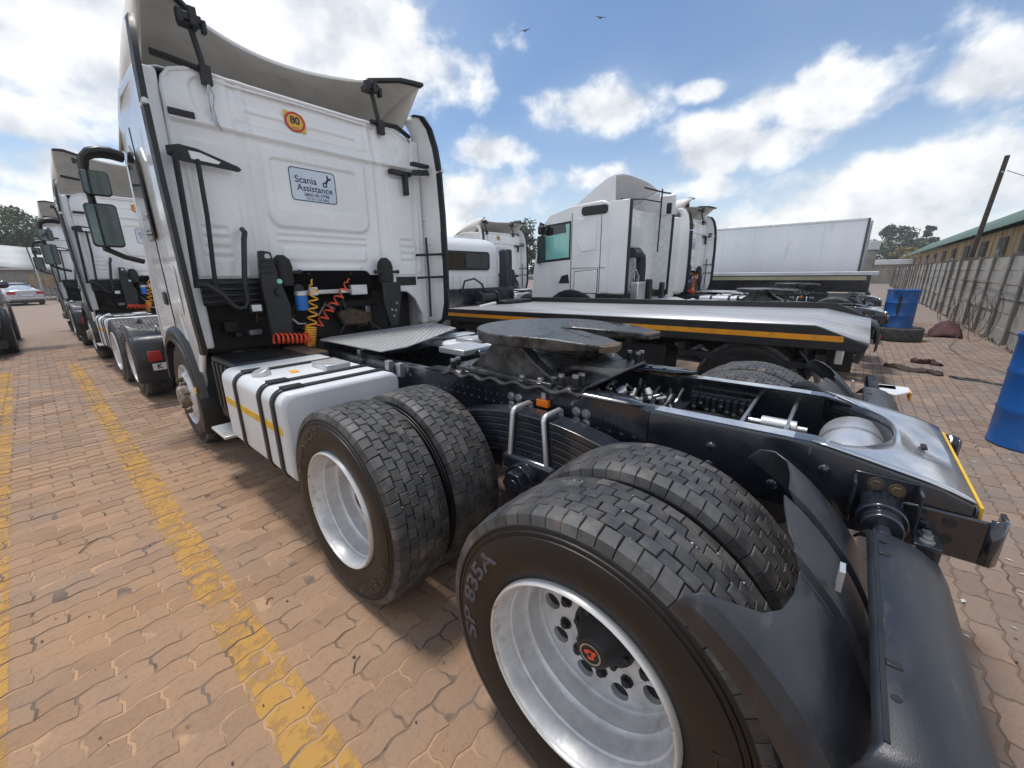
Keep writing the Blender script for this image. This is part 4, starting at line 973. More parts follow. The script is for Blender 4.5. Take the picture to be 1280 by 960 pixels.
    # right deflector fittings: latch and rails
    m = MB(); m.box(.755, 1.02, 4.03, 4.10, 2.70, 2.745); m.box(.92, .965, 4.02, 4.08, 2.50, 2.74); m.prism([(.97, 2.70), (1.22, 2.735), (1.20, 2.79), (1.0, 2.76)], 'y', 3.96, 4.0); m.box(.98, 1.20, 3.93, 4.0, 2.80, 2.835)
    obj('deflector_latch', m, 'black', root, bevel=.006)
    for p in (((1.13, 3.99, 1.13), (1.14, 4.0, 2.06)), ((1.255, 3.865, 1.18), (1.262, 3.855, 2.12))):
        m = MB(); a, b = p; m.tube([a, ((a[0]+b[0])/2+.01, (a[1]+b[1])/2, (a[2]+b[2])/2), b], .014, 6); obj('stay_rail', m, 'black', root)
    for zz in (1.60, 1.86): m = MB(); m.tube([(1.02, 4.06, zz), (1.25, 3.84, zz+.01)], .016, 6); obj('stay_crossbar', m, 'black', root)
    for (yy, zz) in ((4.05, 2.25), (3.98, 1.98), (4.03, 1.4)): obj('deflector_screw', MB().ball((1.165, yy, zz), .012, 8, 4), 'zinc', root)
    # left deflector bracket and two poles
    m = MB(); out = [(-1.17, 2.56), (-1.09, 2.585), (-.98, 2.575), (-.72, 2.495), (-.70, 2.475), (-.725, 2.455), (-.90, 2.465), (-1.08, 2.47), (-1.17, 2.50)]
    m.prism(out, 'y', 3.995, 4.01); br = obj('deflector_bracket', m, 'black', root, bevel=.003)
    m = MB(); m.prism([(-1.04, 2.55), (-.97, 2.548), (-.84, 2.505), (-.86, 2.487), (-1.03, 2.495)], 'y', 3.990, 3.9945); obj('bracket_cutout', m, 'white', br)
    obj('deflector_pole', MB().tube([(-.99, 4.0, 2.50), (-1.0, 4.0, 2.1), (-1.04, 4.0, 1.55)], .017, 8), 'black', root)
    obj('deflector_pole', MB().tube([(-1.13, 3.97, 2.52), (-1.15, 3.96, 2.0), (-1.17, 3.97, 1.55)], .020, 8), 'black', root)
    m = MB(); m.box(-1.09, -.93, 4.075, 4.10, 2.80, 2.845); obj('seam_bracket', m, 'black', root, bevel=.003)
    # grab pipe
    obj('breather_pipe', MB().tube([(-1.16, 3.97, 1.58), (-1.10, 3.96, 1.57), (-1.02, 3.95, 1.50), (-.96, 3.95, 1.41), (-.92, 3.95, 1.375), (-.87, 3.95, 1.38), (-.845, 3.95, 1.43), (-.84, 3.95, 1.6), (-.79, 3.95, 1.93), (-.765, 3.98, 1.99), (-.755, 4.06, 2.02)], .021, 10), 'plastic', root)
    # cab suspension towers
    for xx, mir in ((-.62, 1), (.58, -1)):
        m = MB(); m.prism([(xx-.09, 1.06), (xx+.10, 1.06), (xx+.12, 1.38), (xx+.05, 1.62), (xx+.02, 1.84), (xx-.07, 1.85), (xx-.10, 1.55)], 'y', 3.94, 4.02) if mir > 0 else m.prism([(xx-.05, 1.06), (xx+.06, 1.06), (xx+.13, 1.40), (xx+.13, 1.56), (xx-.10, 1.56), (xx-.10, 1.35)], 'y', 3.96, 4.02)
        tw = obj('suspension_tower', m, 'plastic', root, bevel=.014)
        if mir > 0:
            for k in range(3): m = MB(); m.box(xx-.085, xx+.01-.0*k, 3.925, 3.94, 1.66+k*.05, 1.685+k*.05); obj('tower_rib', m, 'black', tw, bevel=.004)
            obj('tower_knob', MB().cyl((xx+.03, 3.94, 1.50), (xx+.03, 3.90, 1.50), .035, 16), 'black', tw)
            obj('tower_cap', MB().cyl((xx+.045, 3.94, 1.59), (xx+.045, 3.925, 1.59), .022, 14), 'green', tw)
            obj('tower_cap', MB().cyl((xx-.02, 3.94, 1.80), (xx-.02, 3.93, 1.80), .024, 14), 'zinc', tw)
        else:
            for dx, dz in ((-.02, 1.26), (.03, 1.25), (0, 1.19), (.05, 1.33)): obj('tower_bolt', MB().cyl((xx+dx, 3.96, dz), (xx+dx, 3.945, dz), .012, 8), 'zinc', tw)
        sx = xx+(.13 if mir > 0 else 0)
        obj('air_spring', MB().lathe([(1.55, .0), (1.55, .075), (1.60, .085), (1.66, .08), (1.72, .085), (1.78, .07), (1.82, .03), (1.82, 0)], (sx, 4.05, 0), 'z', 20), 'dark', tw)
        m = MB(); m.box(sx-.14, sx+.14, 4.0, 4.05, 1.655, 1.685); m.ball((sx-.14, 4.02, 1.67), .024, 8, 5); m.ball((sx+.14, 4.02, 1.67), .024, 8, 5); obj('tower_yoke', m, 'black', tw, bevel=.004)
    m = MB(); m.prism(rrect(-.44, -.35, 1.32, 1.56, .04), 'y', 3.98, 4.02); obj('latch_arm', m, 'plastic', root, bevel=.006)
    for zz in (1.50, 1.38): obj('latch_bolt', MB().cyl((-.395, 3.98, zz), (-.395, 3.965, zz), .022, 14), 'black', root)
    m = MB(); m.box(-.85, -.75, 3.90, 3.96, 1.33, 1.41); wl = obj('work_lamp', m, 'black', root, bevel=.01)
    m = MB(); m.box(-.84, -.765, 3.892, 3.90, 1.345, 1.40); obj('lamp_lens', m, 'alu', wl, bevel=.004)
    # air lines, canister
    can = obj('oil_canister', MB().lathe([(1.32, 0), (1.32, .05), (1.33, .055), (1.45, .055), (1.455, .05)], (-.41+.02, 3.98, 0), 'z', 20), 'bluecan', root)
    obj('canister_cap', MB().lathe([(1.455, .05), (1.46, .058), (1.49, .058), (1.50, .045), (1.50, 0)], (-.39, 3.98, 0), 'z', 20), 'alu', can)
    m = MB(); m.box(-.35, .30, 4.03, 4.09, 1.46, 1.50); m.box(-.30, -.22, 3.99, 4.03, 1.45, 1.53); m.box(.12, .30, 3.98, 4.03, 1.44, 1.54); obj('coupling_panel', m, 'alu', root, bevel=.006)
    y_ = 3.92
    p = [(-.25, 4.02, 1.60), (-.27, 3.98, 1.60), (-.29, 3.95, 1.58)]+helix((-.285, y_, 1.55), (-.355, y_, 1.17), .038, 5.2)
    obj('yellow_air_line', MB().tube(p, .0075, 6), 'coily', root)
    obj('yellow_air_line', MB().tube(helix((-.365, y_, 1.17), (-.415, y_-.03, .99), .045, 9, 12), .0085, 6), 'coily', root)
    p = [(.13, 4.02, 1.60), (.10, 3.98, 1.60), (.07, 3.95, 1.57)]+helix((.06, y_, 1.55), (-.31, y_, 1.15), .036, 6.2)
    obj('red_air_line', MB().tube(p, .0075, 6), 'coilr', root)
    obj('red_air_line', MB().tube(helix((-.42, y_-.06, 1.065), (-.72, y_-.04, 1.10), .044, 8, 12), .0085, 6), 'coilr', root)
    obj('electric_cable', MB().tube([(.0, 4.0, 1.5), (.02, 3.95, 1.3), (-.02, 3.93, 1.15), (-.10, 3.9, 1.07)], .008, 6), 'black', root)
    m = MB(); m.prism([(.12, 1.10), (.45, 1.08), (.47, 1.22), (.20, 1.30), (.05, 1.25)], 'y', 4.20, 4.30); obj('rusty_cross_tube', m, 'rust', root, bevel=.03)
    rq = random.Random(12)
    for k in range(16):
        x0 = rq.uniform(-1.0, .5); p = [(x0, 4.30, rq.uniform(1.05, 1.55))]
        for j in range(5): x0 += rq.uniform(-.10, .14); p.append((x0, 4.20+rq.uniform(-.08, .1), p[-1][2]+rq.uniform(-.14, .12)))
        p = [(a, b, min(1.58, max(1.02, c))) for a, b, c in p]; obj('hose', MB().tube(p, rq.uniform(.010, .020), 7), rq.choice(('black', 'plastic', 'zinc', 'rust', 'frame')), root)
    for k in range(9):
        x0, z0 = rq.uniform(-1.0, .45), rq.uniform(1.05, 1.5); m = MB(); m.box(x0, x0+rq.uniform(.05, .16), 4.22, 4.32, z0, z0+rq.uniform(.04, .12)); obj('valve_box', m, rq.choice(('plastic', 'frame', 'zinc', 'dark')), root, bevel=.008)
    # roof spoiler
    def yr(x):
        a = abs(x); return 4.66-.52*a*a if a < .72 else 4.66-.52*.5184-(a-.72)*1.15
    rows = []
    for k in range(31):
        x = -1.14+2.28*k/30; r = []
        for j in range(13):
            t = j/12; y = yr(x)+(5.95-yr(x))*t; z = 3.645-.60*t**1.7+.03*sin(pi*min(1, t*1.2))
            if abs(x) > 1.0: z -= (abs(x)-1.0)/.14*(.05+.12*t)
            r.append((x, y, z))
        rows.append(r)
    sp = obj('roof_spoiler', MB().grid(rows), 'white', root, solid=0, angle=60)
    rows2 = [[(x, y, z-.022) for x, y, z in r] for r in rows]
    obj('spoiler_liner', MB().grid(rows2), 'beige', sp, angle=60)
    edge = [r[0] for r in rows]; obj('spoiler_edge', MB().grid([[(x, y, z+.004), (x, y-.008, z-.004), (x, y-.006, z-.020), (x, y+.004, z-.027)] for x, y, z in edge]), 'white', sp)
    for sd_ in (-1, 1):
        rr = rows[30] if sd_ > 0 else rows[0]; g_ = []
        for j in range(13):
            x, y, z = rr[j]; t = j/12; zb = z-.03-min(1, t*4.5)*(z-.03-3.16) if z > 3.2 else z-.02
            g_.append([(x, y, z), (x-sd_*.005, y+.03, (z*.5+zb*.5)), (x-sd_*.01, y+.05, zb)])
        obj('spoiler_cheek', MB().grid(g_), 'beige', sp, solid=.016)
        p = [rows[k][0] for k in (range(25, 31) if sd_ > 0 else range(5, -1, -1))]
        obj('spoiler_rubber', MB().grid([[(x, y+.03, z+.010), (x, y-.03, z+.008), (x, y-.036, z-.022), (x, y+.02, z-.03)] for x, y, z in p]), 'black', sp)
        m = MB(); xx = sd_*.72 if sd_ > 0 else -.80
        m.tube([(xx+.0, 4.11, 3.12), (xx, 4.15, 3.26), (xx-.02, 4.20, 3.50)], .022, 8); m.box(xx-.035, xx+.035, 4.08, 4.13, 3.07, 3.20); stt = obj('spoiler_strut', m, 'black', sp, bevel=.003)
        m = MB(); m.box(xx-.07, xx+.05, 4.14, 4.30, 3.49, 3.54); m.box(xx-.105, xx-.065, 4.13, 4.19, 3.46, 3.55); m.box(xx+.045, xx+.075, 4.13, 4.19, 3.44, 3.52); m.box(xx-.03, xx+.02, 4.12, 4.18, 3.46, 3.58); m.cyl((xx-.10, 4.16, 3.47), (xx+.07, 4.16, 3.47), .012, 8); obj('strut_head', m, 'black', stt, bevel=.006)
        m = MB(); m.tube([(sd_*.62, 4.12, 3.17), (sd_*.95, 4.14, 3.20), (sd_*1.12, 4.16, 3.14)] if sd_ > 0 else [(-.80, 4.13, 3.17), (-1.0, 4.16, 3.20), (-1.10, 4.2, 3.22)], .024, 6); obj('strut_bar', m, 'black', stt)
    obj('hanging_cable', MB().tube([(-.80, 4.09, 3.08), (-.82, 4.08, 2.95), (-.815, 4.08, 2.85), (-.80, 4.07, 2.80), (-.77, 4.06, 2.755), (-.79, 4.06, 2.80), (-.80, 4.07, 2.9), (-.775, 4.08, 3.0), (-.80, 4.09, 3.08)], .006, 6), 'zinc', sp)
    # stickers
    m = MB(); m.prism(rrect(-.285, .150, 2.325, 2.60, .035), 'y', Y0-.0135, Y0-.0125); Yl = Y0-wall_h(-.07, 2.45)-.001
    m = MB(); m.prism(rrect(-.285, .155, 2.315, 2.605, .035), 'y', Yl-.001, Yl); lb = obj('service_label', m, 'sticker', root)
    m = MB(); o_ = rrect(-.282, .152, 2.318, 2.602, .034); i_ = rrect(-.274, .144, 2.326, 2.594, .028); n = len(o_)
    m.add([(x, Yl-.0016, z) for x, z in o_]+[(x, Yl-.0016, z) for x, z in i_], [(k, (k+1) % n, n+(k+1) % n, n+k) for k in range(n)]); obj('label_border', m, 'ink', lb)
    for s_, size, cx, cz, of in (('Scania', .082, -.135, 2.500, .0012), ('Assistance', .080, -.055, 2.432, .0012), ('0800 00 5798', .043, -.045, 2.377, .0006), ('+27 011 226 5005', .030, -.045, 2.343, .0003)):
        v, f = text_geo(s_, size, of); mm = MB(); mm.add([(cx+a, Yl-.0020, cz+b) for a, b, c in v], f); obj('label_text', mm, 'ink', lb)
    m = MB()                                                     # spanner pictogram
    c0, c1 = Vector((.045, 2.485)), Vector((.085, 2.545)); d = (c1-c0).normalized(); nn = Vector((-d.y, d.x))
    R1, R0 = .024, .011
    m.add([(c0.x+r*cos(2*pi*k/20), Yl-.002, c0.y+r*sin(2*pi*k/20)) for r in (R1, R0) for k in range(20)], [(k, (k+1) % 20, 20+(k+1) % 20, 20+k) for k in range(20)])
    q = [c0+d*.020+nn*.010, c1-d*.012+nn*.010, c1+nn*.024, c1+d*.028+nn*.022, c1+d*.010+nn*.008, c1+d*.006-nn*.004, c1+d*.024-nn*.020, c1-nn*.024+d*.002, c1-d*.012-nn*.010, c0+d*.020-nn*.010]
    m.add([(p.x, Yl-.002, p.y) for p in q], [tuple(range(len(q)))]); obj('label_spanner', m, 'ink', lb)
    Ys = Y0-wall_h(-.16, 2.985)-.004+.05*ss(2.85, 3.2, 3.0)-.006
    st_ = None; cx, cz = -.155, 2.985
    m = MB(); m.prism([(cx-.095, cz+.075), (cx+.07, cz+.06), (cx+.095, cz+.01), (cx+.09, cz-.085), (cx+.02, cz-.08), (cx-.07, cz-.045), (cx-.09, cz+.02)], 'y', Ys-.001, Ys); st_ = obj('speed_sticker', m, 'styel', root)
    m = MB(); m.add([(cx+r*cos(2*pi*k/32), Ys-.002, cz-.005+r*.9*sin(2*pi*k/32)) for r in (.090, .070) for k in range(32)], [(k, (k+1) % 32, 32+(k+1) % 32, 32+k) for k in range(32)]); obj('sticker_ring', m, 'stred', st_)
    v, f = text_geo('80', .085, .003); mm = MB(); mm.add([(cx+a, Ys-.0026, cz+.005+b) for a, b, c in v], f); obj('sticker_number', mm, 'ink', st_)
    v, f = text_geo('km/h', .026, 0); mm = MB(); mm.add([(cx+a, Ys-.0026, cz-.052+b) for a, b, c in v], f); obj('sticker_unit', mm, 'ink', st_)
    # doors, windows, mirrors, arches
    for sd_ in (-1, 1):
        X = lambda d: sd_*(1.205+d)
        TP = lambda b: setattr(b, 'v', [(x*(1-.10*ss(4.9, 6.4, y)), y, z) for x, y, z in b.v])
        m = MB(); m.prism([(4.92, 1.98), (4.95, 2.62), (5.1, 2.76), (5.72, 2.74), (5.95, 2.30), (6.02, 1.98)], 'x', X(-.01), X(.004)); TP(m); obj('door_window', m, 'glass', root, bevel=.003)
        m = MB(); m.prism([(4.42, 1.32), (4.42, 1.70), (4.50, 1.74), (4.78, 1.74), (4.80, 1.32)], 'x', X(.0), X(.005)); obj('locker_door', m, 'white', root, bevel=.004)
        m = MB(); m.prism([(5.00, 1.38), (5.03, 1.50), (5.18, 1.50), (5.20, 1.38)], 'x', X(-.002), X(.006)); TP(m); obj('door_handle', m, 'black', root)
        for yy in (4.88, 6.05): m = MB(); m.box(X(-.006), X(.0015), yy, yy+.008, 1.18, 2.85); TP(m); obj('door_gap', m, 'black', root)
        rows = []
        for j in range(15):
            a = radians(8+164*j/14); rows.append([(X(d), YF+r*cos(a), .50+r*sin(a)) for d, r in ((-.02, .60), (.035, .60), (.045, .625), (.03, .67), (-.01, .69))])
        obj('arch_trim', MB().grid(rows), 'plastic', root, angle=50)
        m = MB(); m.box(X(-.5), X(-.04), 5.62, 6.36, .38, 1.0); TP(m); obj('entry_step', m, 'plastic', root, bevel=.03)
        # mirrors
        ma = MB(); ma.tube([(X(-.05), 5.78, 2.79), (X(.04), 5.76, 2.805), (X(.12), 5.74, 2.80), (X(.19), 5.74, 2.775), (X(.235), 5.75, 2.73), (X(.25), 5.76, 2.62)], [.05, .055, .055, .05, .042, .03], 10); ma.tube([(X(-.02), 5.80, 1.80), (X(.12), 5.76, 1.84), (X(.26), 5.74, 1.92)], .026, 8); ma.tube([(X(.24), 5.78, 1.9), (X(.26), 5.78, 2.7)], .03, 8); arm = obj('mirror_arm', ma, 'black', root)
        for nm, (x0, x1, z0, z1) in (('mirror_housing', (.10, .33, 1.93, 2.33)), ('mirror_housing', (.10, .30, 2.40, 2.62))):
            m = MB(); pr = rrect(min(X(x0), X(x1)), max(X(x0), X(x1)), z0, z1, .035); n = len(pr); cx = (X(x0)+X(x1))/2; cz = (z0+z1)/2
            m.prism(pr, 'y', 5.68, 5.76); hs = obj(nm, m, 'black', arm, bevel=.02, seg=3)
            m = MB(); m.prism([(cx+(a-cx)*.90, cz+(b-cz)*.93) for a, b in pr], 'y', 5.676, 5.6795); obj('mirror_glass', m, 'mirror', hs)
# ================================================================== low-roof day cab (same local frame as the high cab)
def cab_low(root):
    side = [(4.05, 1.22), (4.05, 2.98), (4.25, 3.06), (5.0, 3.02), (5.55, 2.90), (5.78, 2.66), (5.98, 1.85), (6.05, 1.2), (6.05, .62), (5.56, .62)]
    for k in range(13):
        a = radians(12+156*k/12); side.append((YF+.70*cos(a), .52+.70*sin(a)))
    side += [(4.20, 1.22)]
    m = MB(); m.prism([p for p in side], 'x', -1.20, 1.20); obj('cab_shell', m, 'white', root, bevel=.07, seg=4)
    for sd_ in (-1, 1):
        X = lambda d: sd_*(1.20+d)
        m = MB(); m.prism([(5.02, 1.98), (5.02, 2.68), (5.62, 2.64), (5.80, 2.30), (5.86, 1.92)], 'x', X(-.02), X(.004)); w_ = obj('door_window', m, 'green', root, bevel=.004)
        m = MB(); m.prism([(4.98, 1.93), (4.98, 2.73), (5.66, 2.69), (5.86, 2.30), (5.91, 1.87)], 'x', X(-.02), X(.002)); obj('window_seal', m, 'black', w_)
        m = MB(); m.prism([(5.10, 2.50), (5.12, 2.68), (5.60, 2.66), (5.70, 2.45)], 'x', X(.004), X(.006)); obj('sun_band', m, 'glass', w_)
        m = MB(); m.box(X(-.01), X(.004), 4.952, 4.966, 1.22, 2.88); obj('door_gap', m, 'black', root)
        m = MB(); m.box(X(-.01), X(.004), 4.12, 4.94, 1.74, 1.750); obj('panel_gap', m, 'black', root)
        m = MB(); m.prism([(4.36, 2.12), (4.36, 2.72), (4.82, 2.76), (4.84, 2.30), (4.70, 2.08)], 'x', X(-.002), X(.012)); obj('pressed_panel', m, 'white', root, bevel=.008)
        m = MB(); m.prism([(4.30, 1.22), (4.30, 1.70), (4.86, 1.66), (4.86, 1.22)], 'x', X(-.002), X(.012)); obj('locker_door', m, 'white', root, bevel=.006)
        m = MB(); m.prism([(4.285, 1.205), (4.285, 1.715), (4.875, 1.675), (4.875, 1.205)], 'x', X(-.002), X(.003)); obj('locker_gap', m, 'black', root)
        m = MB(); m.box(X(-.01), X(.004), 4.245, 4.257, 1.24, 2.78); obj('panel_gap', m, 'black', root)
        m = MB(); m.prism([(4.99, 1.42), (5.03, 1.62), (5.20, 1.58), (5.28, 1.42)], 'x', X(-.002), X(.006)); obj('door_handle', m, 'black', root, bevel=.003)
        m = MB(); m.prism(rrect(4.12, 4.72, 2.80, 2.98, .07), 'x', X(-.02), X(.03)); obj('air_intake', m, 'black', root, bevel=.01)
        rows = []
        for j in range(15):
            a = radians(5+170*j/14); rows.append([(X(d), YF+r*cos(a), .50+r*sin(a)) for d, r in ((-.02, .60), (.035, .60), (.045, .63), (.03, .78), (-.01, .80))])
        obj('arch_trim', MB().grid(rows), 'plastic', root, angle=50)
        m = MB(); m.box(X(-.30), X(.01), 3.66, 4.33, .75, 1.22); obj('sill_skirt', m, 'plastic', root, bevel=.02)
        m = MB(); m.box(X(-.035), X(-.005), 3.66, 4.06, 1.22, 3.02); obj('side_deflector', m, 'white', root, bevel=.01)
        m = MB(); m.box(X(-.05), X(.005), 3.61, 3.66, 1.10, 3.02); obj('edge_rubber', m, 'black', root, bevel=.01)
        if sd_ > 0:
            for k in range(6):
                for q in (-1, 1):
                    obj('quilt_rib', MB().tube([(X(-.037), 3.70, 1.3+.25*k+(0 if q > 0 else .33)), (X(-.037), 4.03, 1.3+.25*k+(.33 if q > 0 else 0))], .006, 4), 'whiteb', root)
        ma = MB(); ma.tube([(X(-.02), 5.72, 2.70), (X(.16), 5.68, 2.72), (X(.2), 5.68, 2.6)], .03, 8); ma.tube([(X(-.02), 5.84, 1.86), (X(.18), 5.72, 1.90)], .022, 8); arm = obj('mirror_arm', ma, 'black', root)
        m = MB(); m.box(min(X(.06), X(.28)), max(X(.06), X(.28)), 5.60, 5.70, 1.92, 2.45); hs = obj('mirror_housing', m, 'black', arm, bevel=.03, seg=3)
        m = MB(); m.box(min(X(.08), X(.26)), max(X(.08), X(.26)), 5.596, 5.60, 1.96, 2.41); obj('mirror_glass', m, 'mirror', hs)
        m = MB(); m.box(min(X(.06), X(.26)), max(X(.06), X(.26)), 5.60, 5.70, 2.48, 2.66); obj('mirror_housing', m, 'black', arm, bevel=.03)
    # fixed roof deflector
    out = []
    rows = []
    for k in range(21):
        u = -1+2*k/20; x = 1.17*u; cr = 1-.18*abs(u)**3
        rows.append([(x, 4.98-.06*abs(u), 3.0), (x*.99, 4.75, 3.02+.14*cr), (x*.98, 4.45, 3.02+.34*cr), (x*.97, 4.20, 3.02+.50*cr), (x*.96, 4.02, 3.02+.58*cr)])
    rs = obj('roof_deflector', MB().grid(rows), 'white', root, solid=.015, angle=60)
    for sd_ in (-1, 1):
        m = MB(); m.prism([(3.98, 3.0), (4.95, 3.0), (4.72, 3.14), (4.43, 3.32), (4.18, 3.45), (4.0, 3.50)], 'x', sd_*1.165, sd_*1.185); obj('deflector_cheek', m, 'white', rs, bevel=.005)
    m = MB(); m.box(1.14, 1.19, 3.60, 4.0, 2.95, 3.40); obj('deflector_extension', m, 'white', rs, bevel=.05, seg=3)
    m = MB(); m.box(1.13, 1.14, 3.68, 3.80, 2.98, 3.22); obj('extension_vent', m, 'black', rs, bevel=.02)
    obj('deflector_strut', MB().tube([(.25, 4.0, 3.46), (.9, 3.8, 3.42), (1.12, 3.72, 3.42)], .018, 6), 'black', rs)
    obj('deflector_strut', MB().tube([(.62, 3.74, 3.45), (.62, 3.74, 2.10)], .018, 6), 'black', rs)
    obj('deflector_strut', MB().tube([(-1.1, 3.9, 3.05), (0, 3.9, 3.18), (.8, 3.8, 3.2)], .014, 6), 'black', rs)
    m = MB(); m.box(-.95, .95, 4.03, 4.06, 1.30, 2.80); rw = obj('rear_wall', m, 'white', root, bevel=.03)
    m = MB(); m.prism(rrect(-.35, .35, 2.2, 2.62, .05), 'y', 4.02, 4.035); obj('rear_panel', m, 'whiteb', rw, bevel=.008)
    # intake snorkel, exhaust box, underside
    obj('intake_pipe', MB().tube([(-.55, 3.86, 2.05), (-.25, 3.85, 2.06), (-.05, 3.85, 1.98), (0, 3.85, 1.75), (0, 3.86, 1.2)], .11, 14), 'fender', root)
    obj('exhaust_hose', MB().tube([(-.95, 3.75, 1.35), (-.9, 3.72, 1.62), (-.65, 3.7, 1.70), (-.42, 3.72, 1.55), (-.4, 3.75, 1.2)], .03, 10), 'zinc', root)
    m = MB(); m.prism(rrect(-.95, -.55, .95, 1.45, .06), 'y', 3.48, 3.66); obj('silver_reservoir', m, 'alu', root, bevel=.02)
    m = MB(); m.box(-1.1, 1.1, 4.10, 6.0, .7, 1.05); obj('cab_underbody', m, 'dark', root, bevel=.03)
    m = MB(); m.box(-.5, -.38, 3.40, 3.52, .95, 1.5); obj('suspension_tower', m, 'plastic', root, bevel=.02)
    m = MB(); m.box(.3, .42, 3.42, 3.52, .95, 1.42); obj('suspension_tower', m, 'plastic', root, bevel=.02)
    for k in range(5): obj('hose', MB().tube([(-.3+.14*k, 3.9, 1.5), (-.25+.14*k, 3.7, 1.25+.03*k), (-.2+.12*k, 3.6, 1.1)], .012, 6), 'black' if k % 2 else 'rust', root)

# ================================================================== tilt tray tow truck
def tow_truck(x, label):
    t = thing('tow_truck', label, 'truck', (x, 0, 0))
    HW = 1.2
    def z0(y): return 1.00+(.02 if y > .2 else 0)
    # deck with tapered tail
    m = MB(); m.add([(-HW, -.17, 1.02), (HW, -.22, 1.02), (HW, .25, 1.125), (-HW, .25, 1.125), (HW, 5.55, 1.045), (-HW, 5.55, 1.045)], [(0, 1, 2, 3), (3, 2, 4, 5)])
    obj('deck', m, 'deck', t, solid=.02)
    for k in range(7):
        yy = .5+.72*k; m = MB(); m.box(-HW+.06, HW-.06, yy, yy+.012, 1.124-.0105*k, 1.129-.0105*k); obj('deck_seam', m, 'frame', t)
    pr = [(-.17, 1.01), (-.15, .95), (.30, .945), (5.6, .885), (5.6, 1.075), (.22, 1.155), (.17, 1.14)]
    m = MB(); m.prism(pr, 'x', -HW-.05, -HW); obj('side_rail', m, 'black', t, bevel=.006)
    m = MB(); m.prism([(-.2, 1.04), (-.15, .95), (5.6, .885), (5.6, 1.15), (.16, 1.215), (.05, 1.16)], 'x', HW, HW+.05); obj('side_rail', m, 'black', t, bevel=.006)
    m = MB(); m.prism([(0, 1.03), (.01, 1.075), (5.6, 1.015), (5.6, .965), (.01, 1.025)], 'x', -HW-.056, -HW-.0505); obj('reflective_strip', m, 'orange', t)
    m = MB(); m.box(-HW-.03, -HW, 1.5, 1.75, 1.08, 1.10); obj('tie_cleat', m, 'zinc', t, bevel=.005)
    # sub frame and clutter under the deck
    for xx in (-.45, .45): m = MB(); m.box(xx-.05, xx+.05, -.1, 6.2, .62, .86); obj('frame_rail', m, 'dark', t)
    for k in range(9): m = MB(); m.box(-HW+.03, HW-.03, .1+.62*k, .18+.62*k, .80, .885); obj('deck_bearer', m, 'dark', t)
    m = MB(); m.box(-1.0, -.55, 1.6, 2.5, .45, .80); obj('tool_box', m, 'black', t, bevel=.02)
    obj('underdeck_beam', (lambda q: q.box(-1.18, -1.10, .05, 1.4, .74, .80))(MB()), 'plastic', t)
    for k in range(5): obj('underdeck_hose', MB().tube([(-1.0, .2+.25*k, .84), (-1.02, .35+.25*k, .76), (-.98, .5+.25*k, .83)], .02, 6), random.choice(('zinc', 'black')), t)
    # tail: lamp arm, mudguard, wheel lift
    m = MB(); m.box(-1.12, -.95, -.42, -.28, .56, .64); m.prism([(-1.30, -.40), (-1.12, -.50), (-.95, -.50), (-.98, -.30), (-1.2, -.28)], 'z', .62, .64); wl = obj('wheel_lift', m, 'whiteb', t, bevel=.008)
    m = MB(); m.box(-1.14, -.96, -.51, -.50, .56, .63); obj('lift_reflector', m, 'orange', wl)
    m = MB(); m.box(-1.2, -.7, -.30, -.22, .56, .66); obj('rear_bumper', m, 'black', t, bevel=.01)
    # dual rear wheels
    for yy in (.72,):
        for sd_ in (-1, 1):
            for dx in (0, .34):
                xx = sd_*(1.17-dx); w = link('wheel', RIM, t, (xx, yy, -.02)); w.rotation_euler = (0, 0, 0 if sd_ < 0 else pi); link('tyre', TYRE, w); link('tread', TREAD, w)
                w.scale = (.9, .97, .97)
    rows = []
    for j in range(12):
        a = radians(2+44*j/11); rows.append([(x_, .72-.60*cos(a), .48+.60*sin(a)) for x_ in (-1.23, -1.0, -.6)])
    obj('mudguard', MB().grid(rows), 'fender', t, solid=.012)
    for k in range(3): m = MB(); m.box(-1.22+.2*k, -1.06+.2*k, -.02, .04, .82, .99); obj('guard_strut', m, 'alu', t, bevel=.01)
    for sd_ in (-1, 1):
        w = link('wheel', FW, t, (sd_*-1.05 if sd_ > 0 else 1.05, 6.9, -.02)); w.rotation_euler = (0, 0, 0 if sd_ > 0 else pi); link('tyre', TYRE, w); link('tread', TREAD, w)
    # winch, headboard
    m = MB(); m.box(-.95, 1.0, 5.62, 5.70, 1.02, 1.38); obj('headboard', m, 'frame', t, bevel=.01)
    m = MB(); m.cyl((-.2, 5.45, 1.2), (.2, 5.45, 1.2), .08, 16); m.cyl((-.24, 5.45, 1.2), (-.2, 5.45, 1.2), .12, 16); m.cyl((.2, 5.45, 1.2), (.24, 5.45, 1.2), .12, 16); m.box(-.3, .3, 5.38, 5.52, 1.07, 1.12); obj('winch', m, 'black', t, bevel=.01)
    obj('winch_hose', MB().tube([(-.55, 5.6, 1.3), (-.5, 5.55, 1.52), (-.3, 5.5, 1.56), (-.1, 5.5, 1.45), (0, 5.5, 1.25)], .018, 8), 'black', t)
    m = MB(); m.tube([(-.5, 5.2, 1.06), (.1, 5.35, 1.09)], .03, 8); obj('loose_bar', m, 'whiteb', t)
    m = MB(); m.box(.25, 1.1, 5.20, 5.62, 1.05, 1.13); obj('deck_box', m, 'black', t, bevel=.02)
    # cab
    sidec = [(6.0, .85), (5.98, 1.3), (6.0, 2.05), (6.10, 2.28), (6.35, 2.36), (7.1, 2.36), (7.45, 2.22), (7.75, 1.6), (7.85, 1.3), (7.85, .6), (6.0, .6)]
    m = MB(); m.prism(sidec, 'x', -.98, .98); c = obj('cab_shell', m, 'white', t, bevel=.09, seg=4)
    m = MB(); m.prism(rrect(-.62, .62, 1.72, 2.08, .07), 'y', 5.955, 5.985); wf = obj('rear_window_seal', m, 'black', t, bevel=.004)
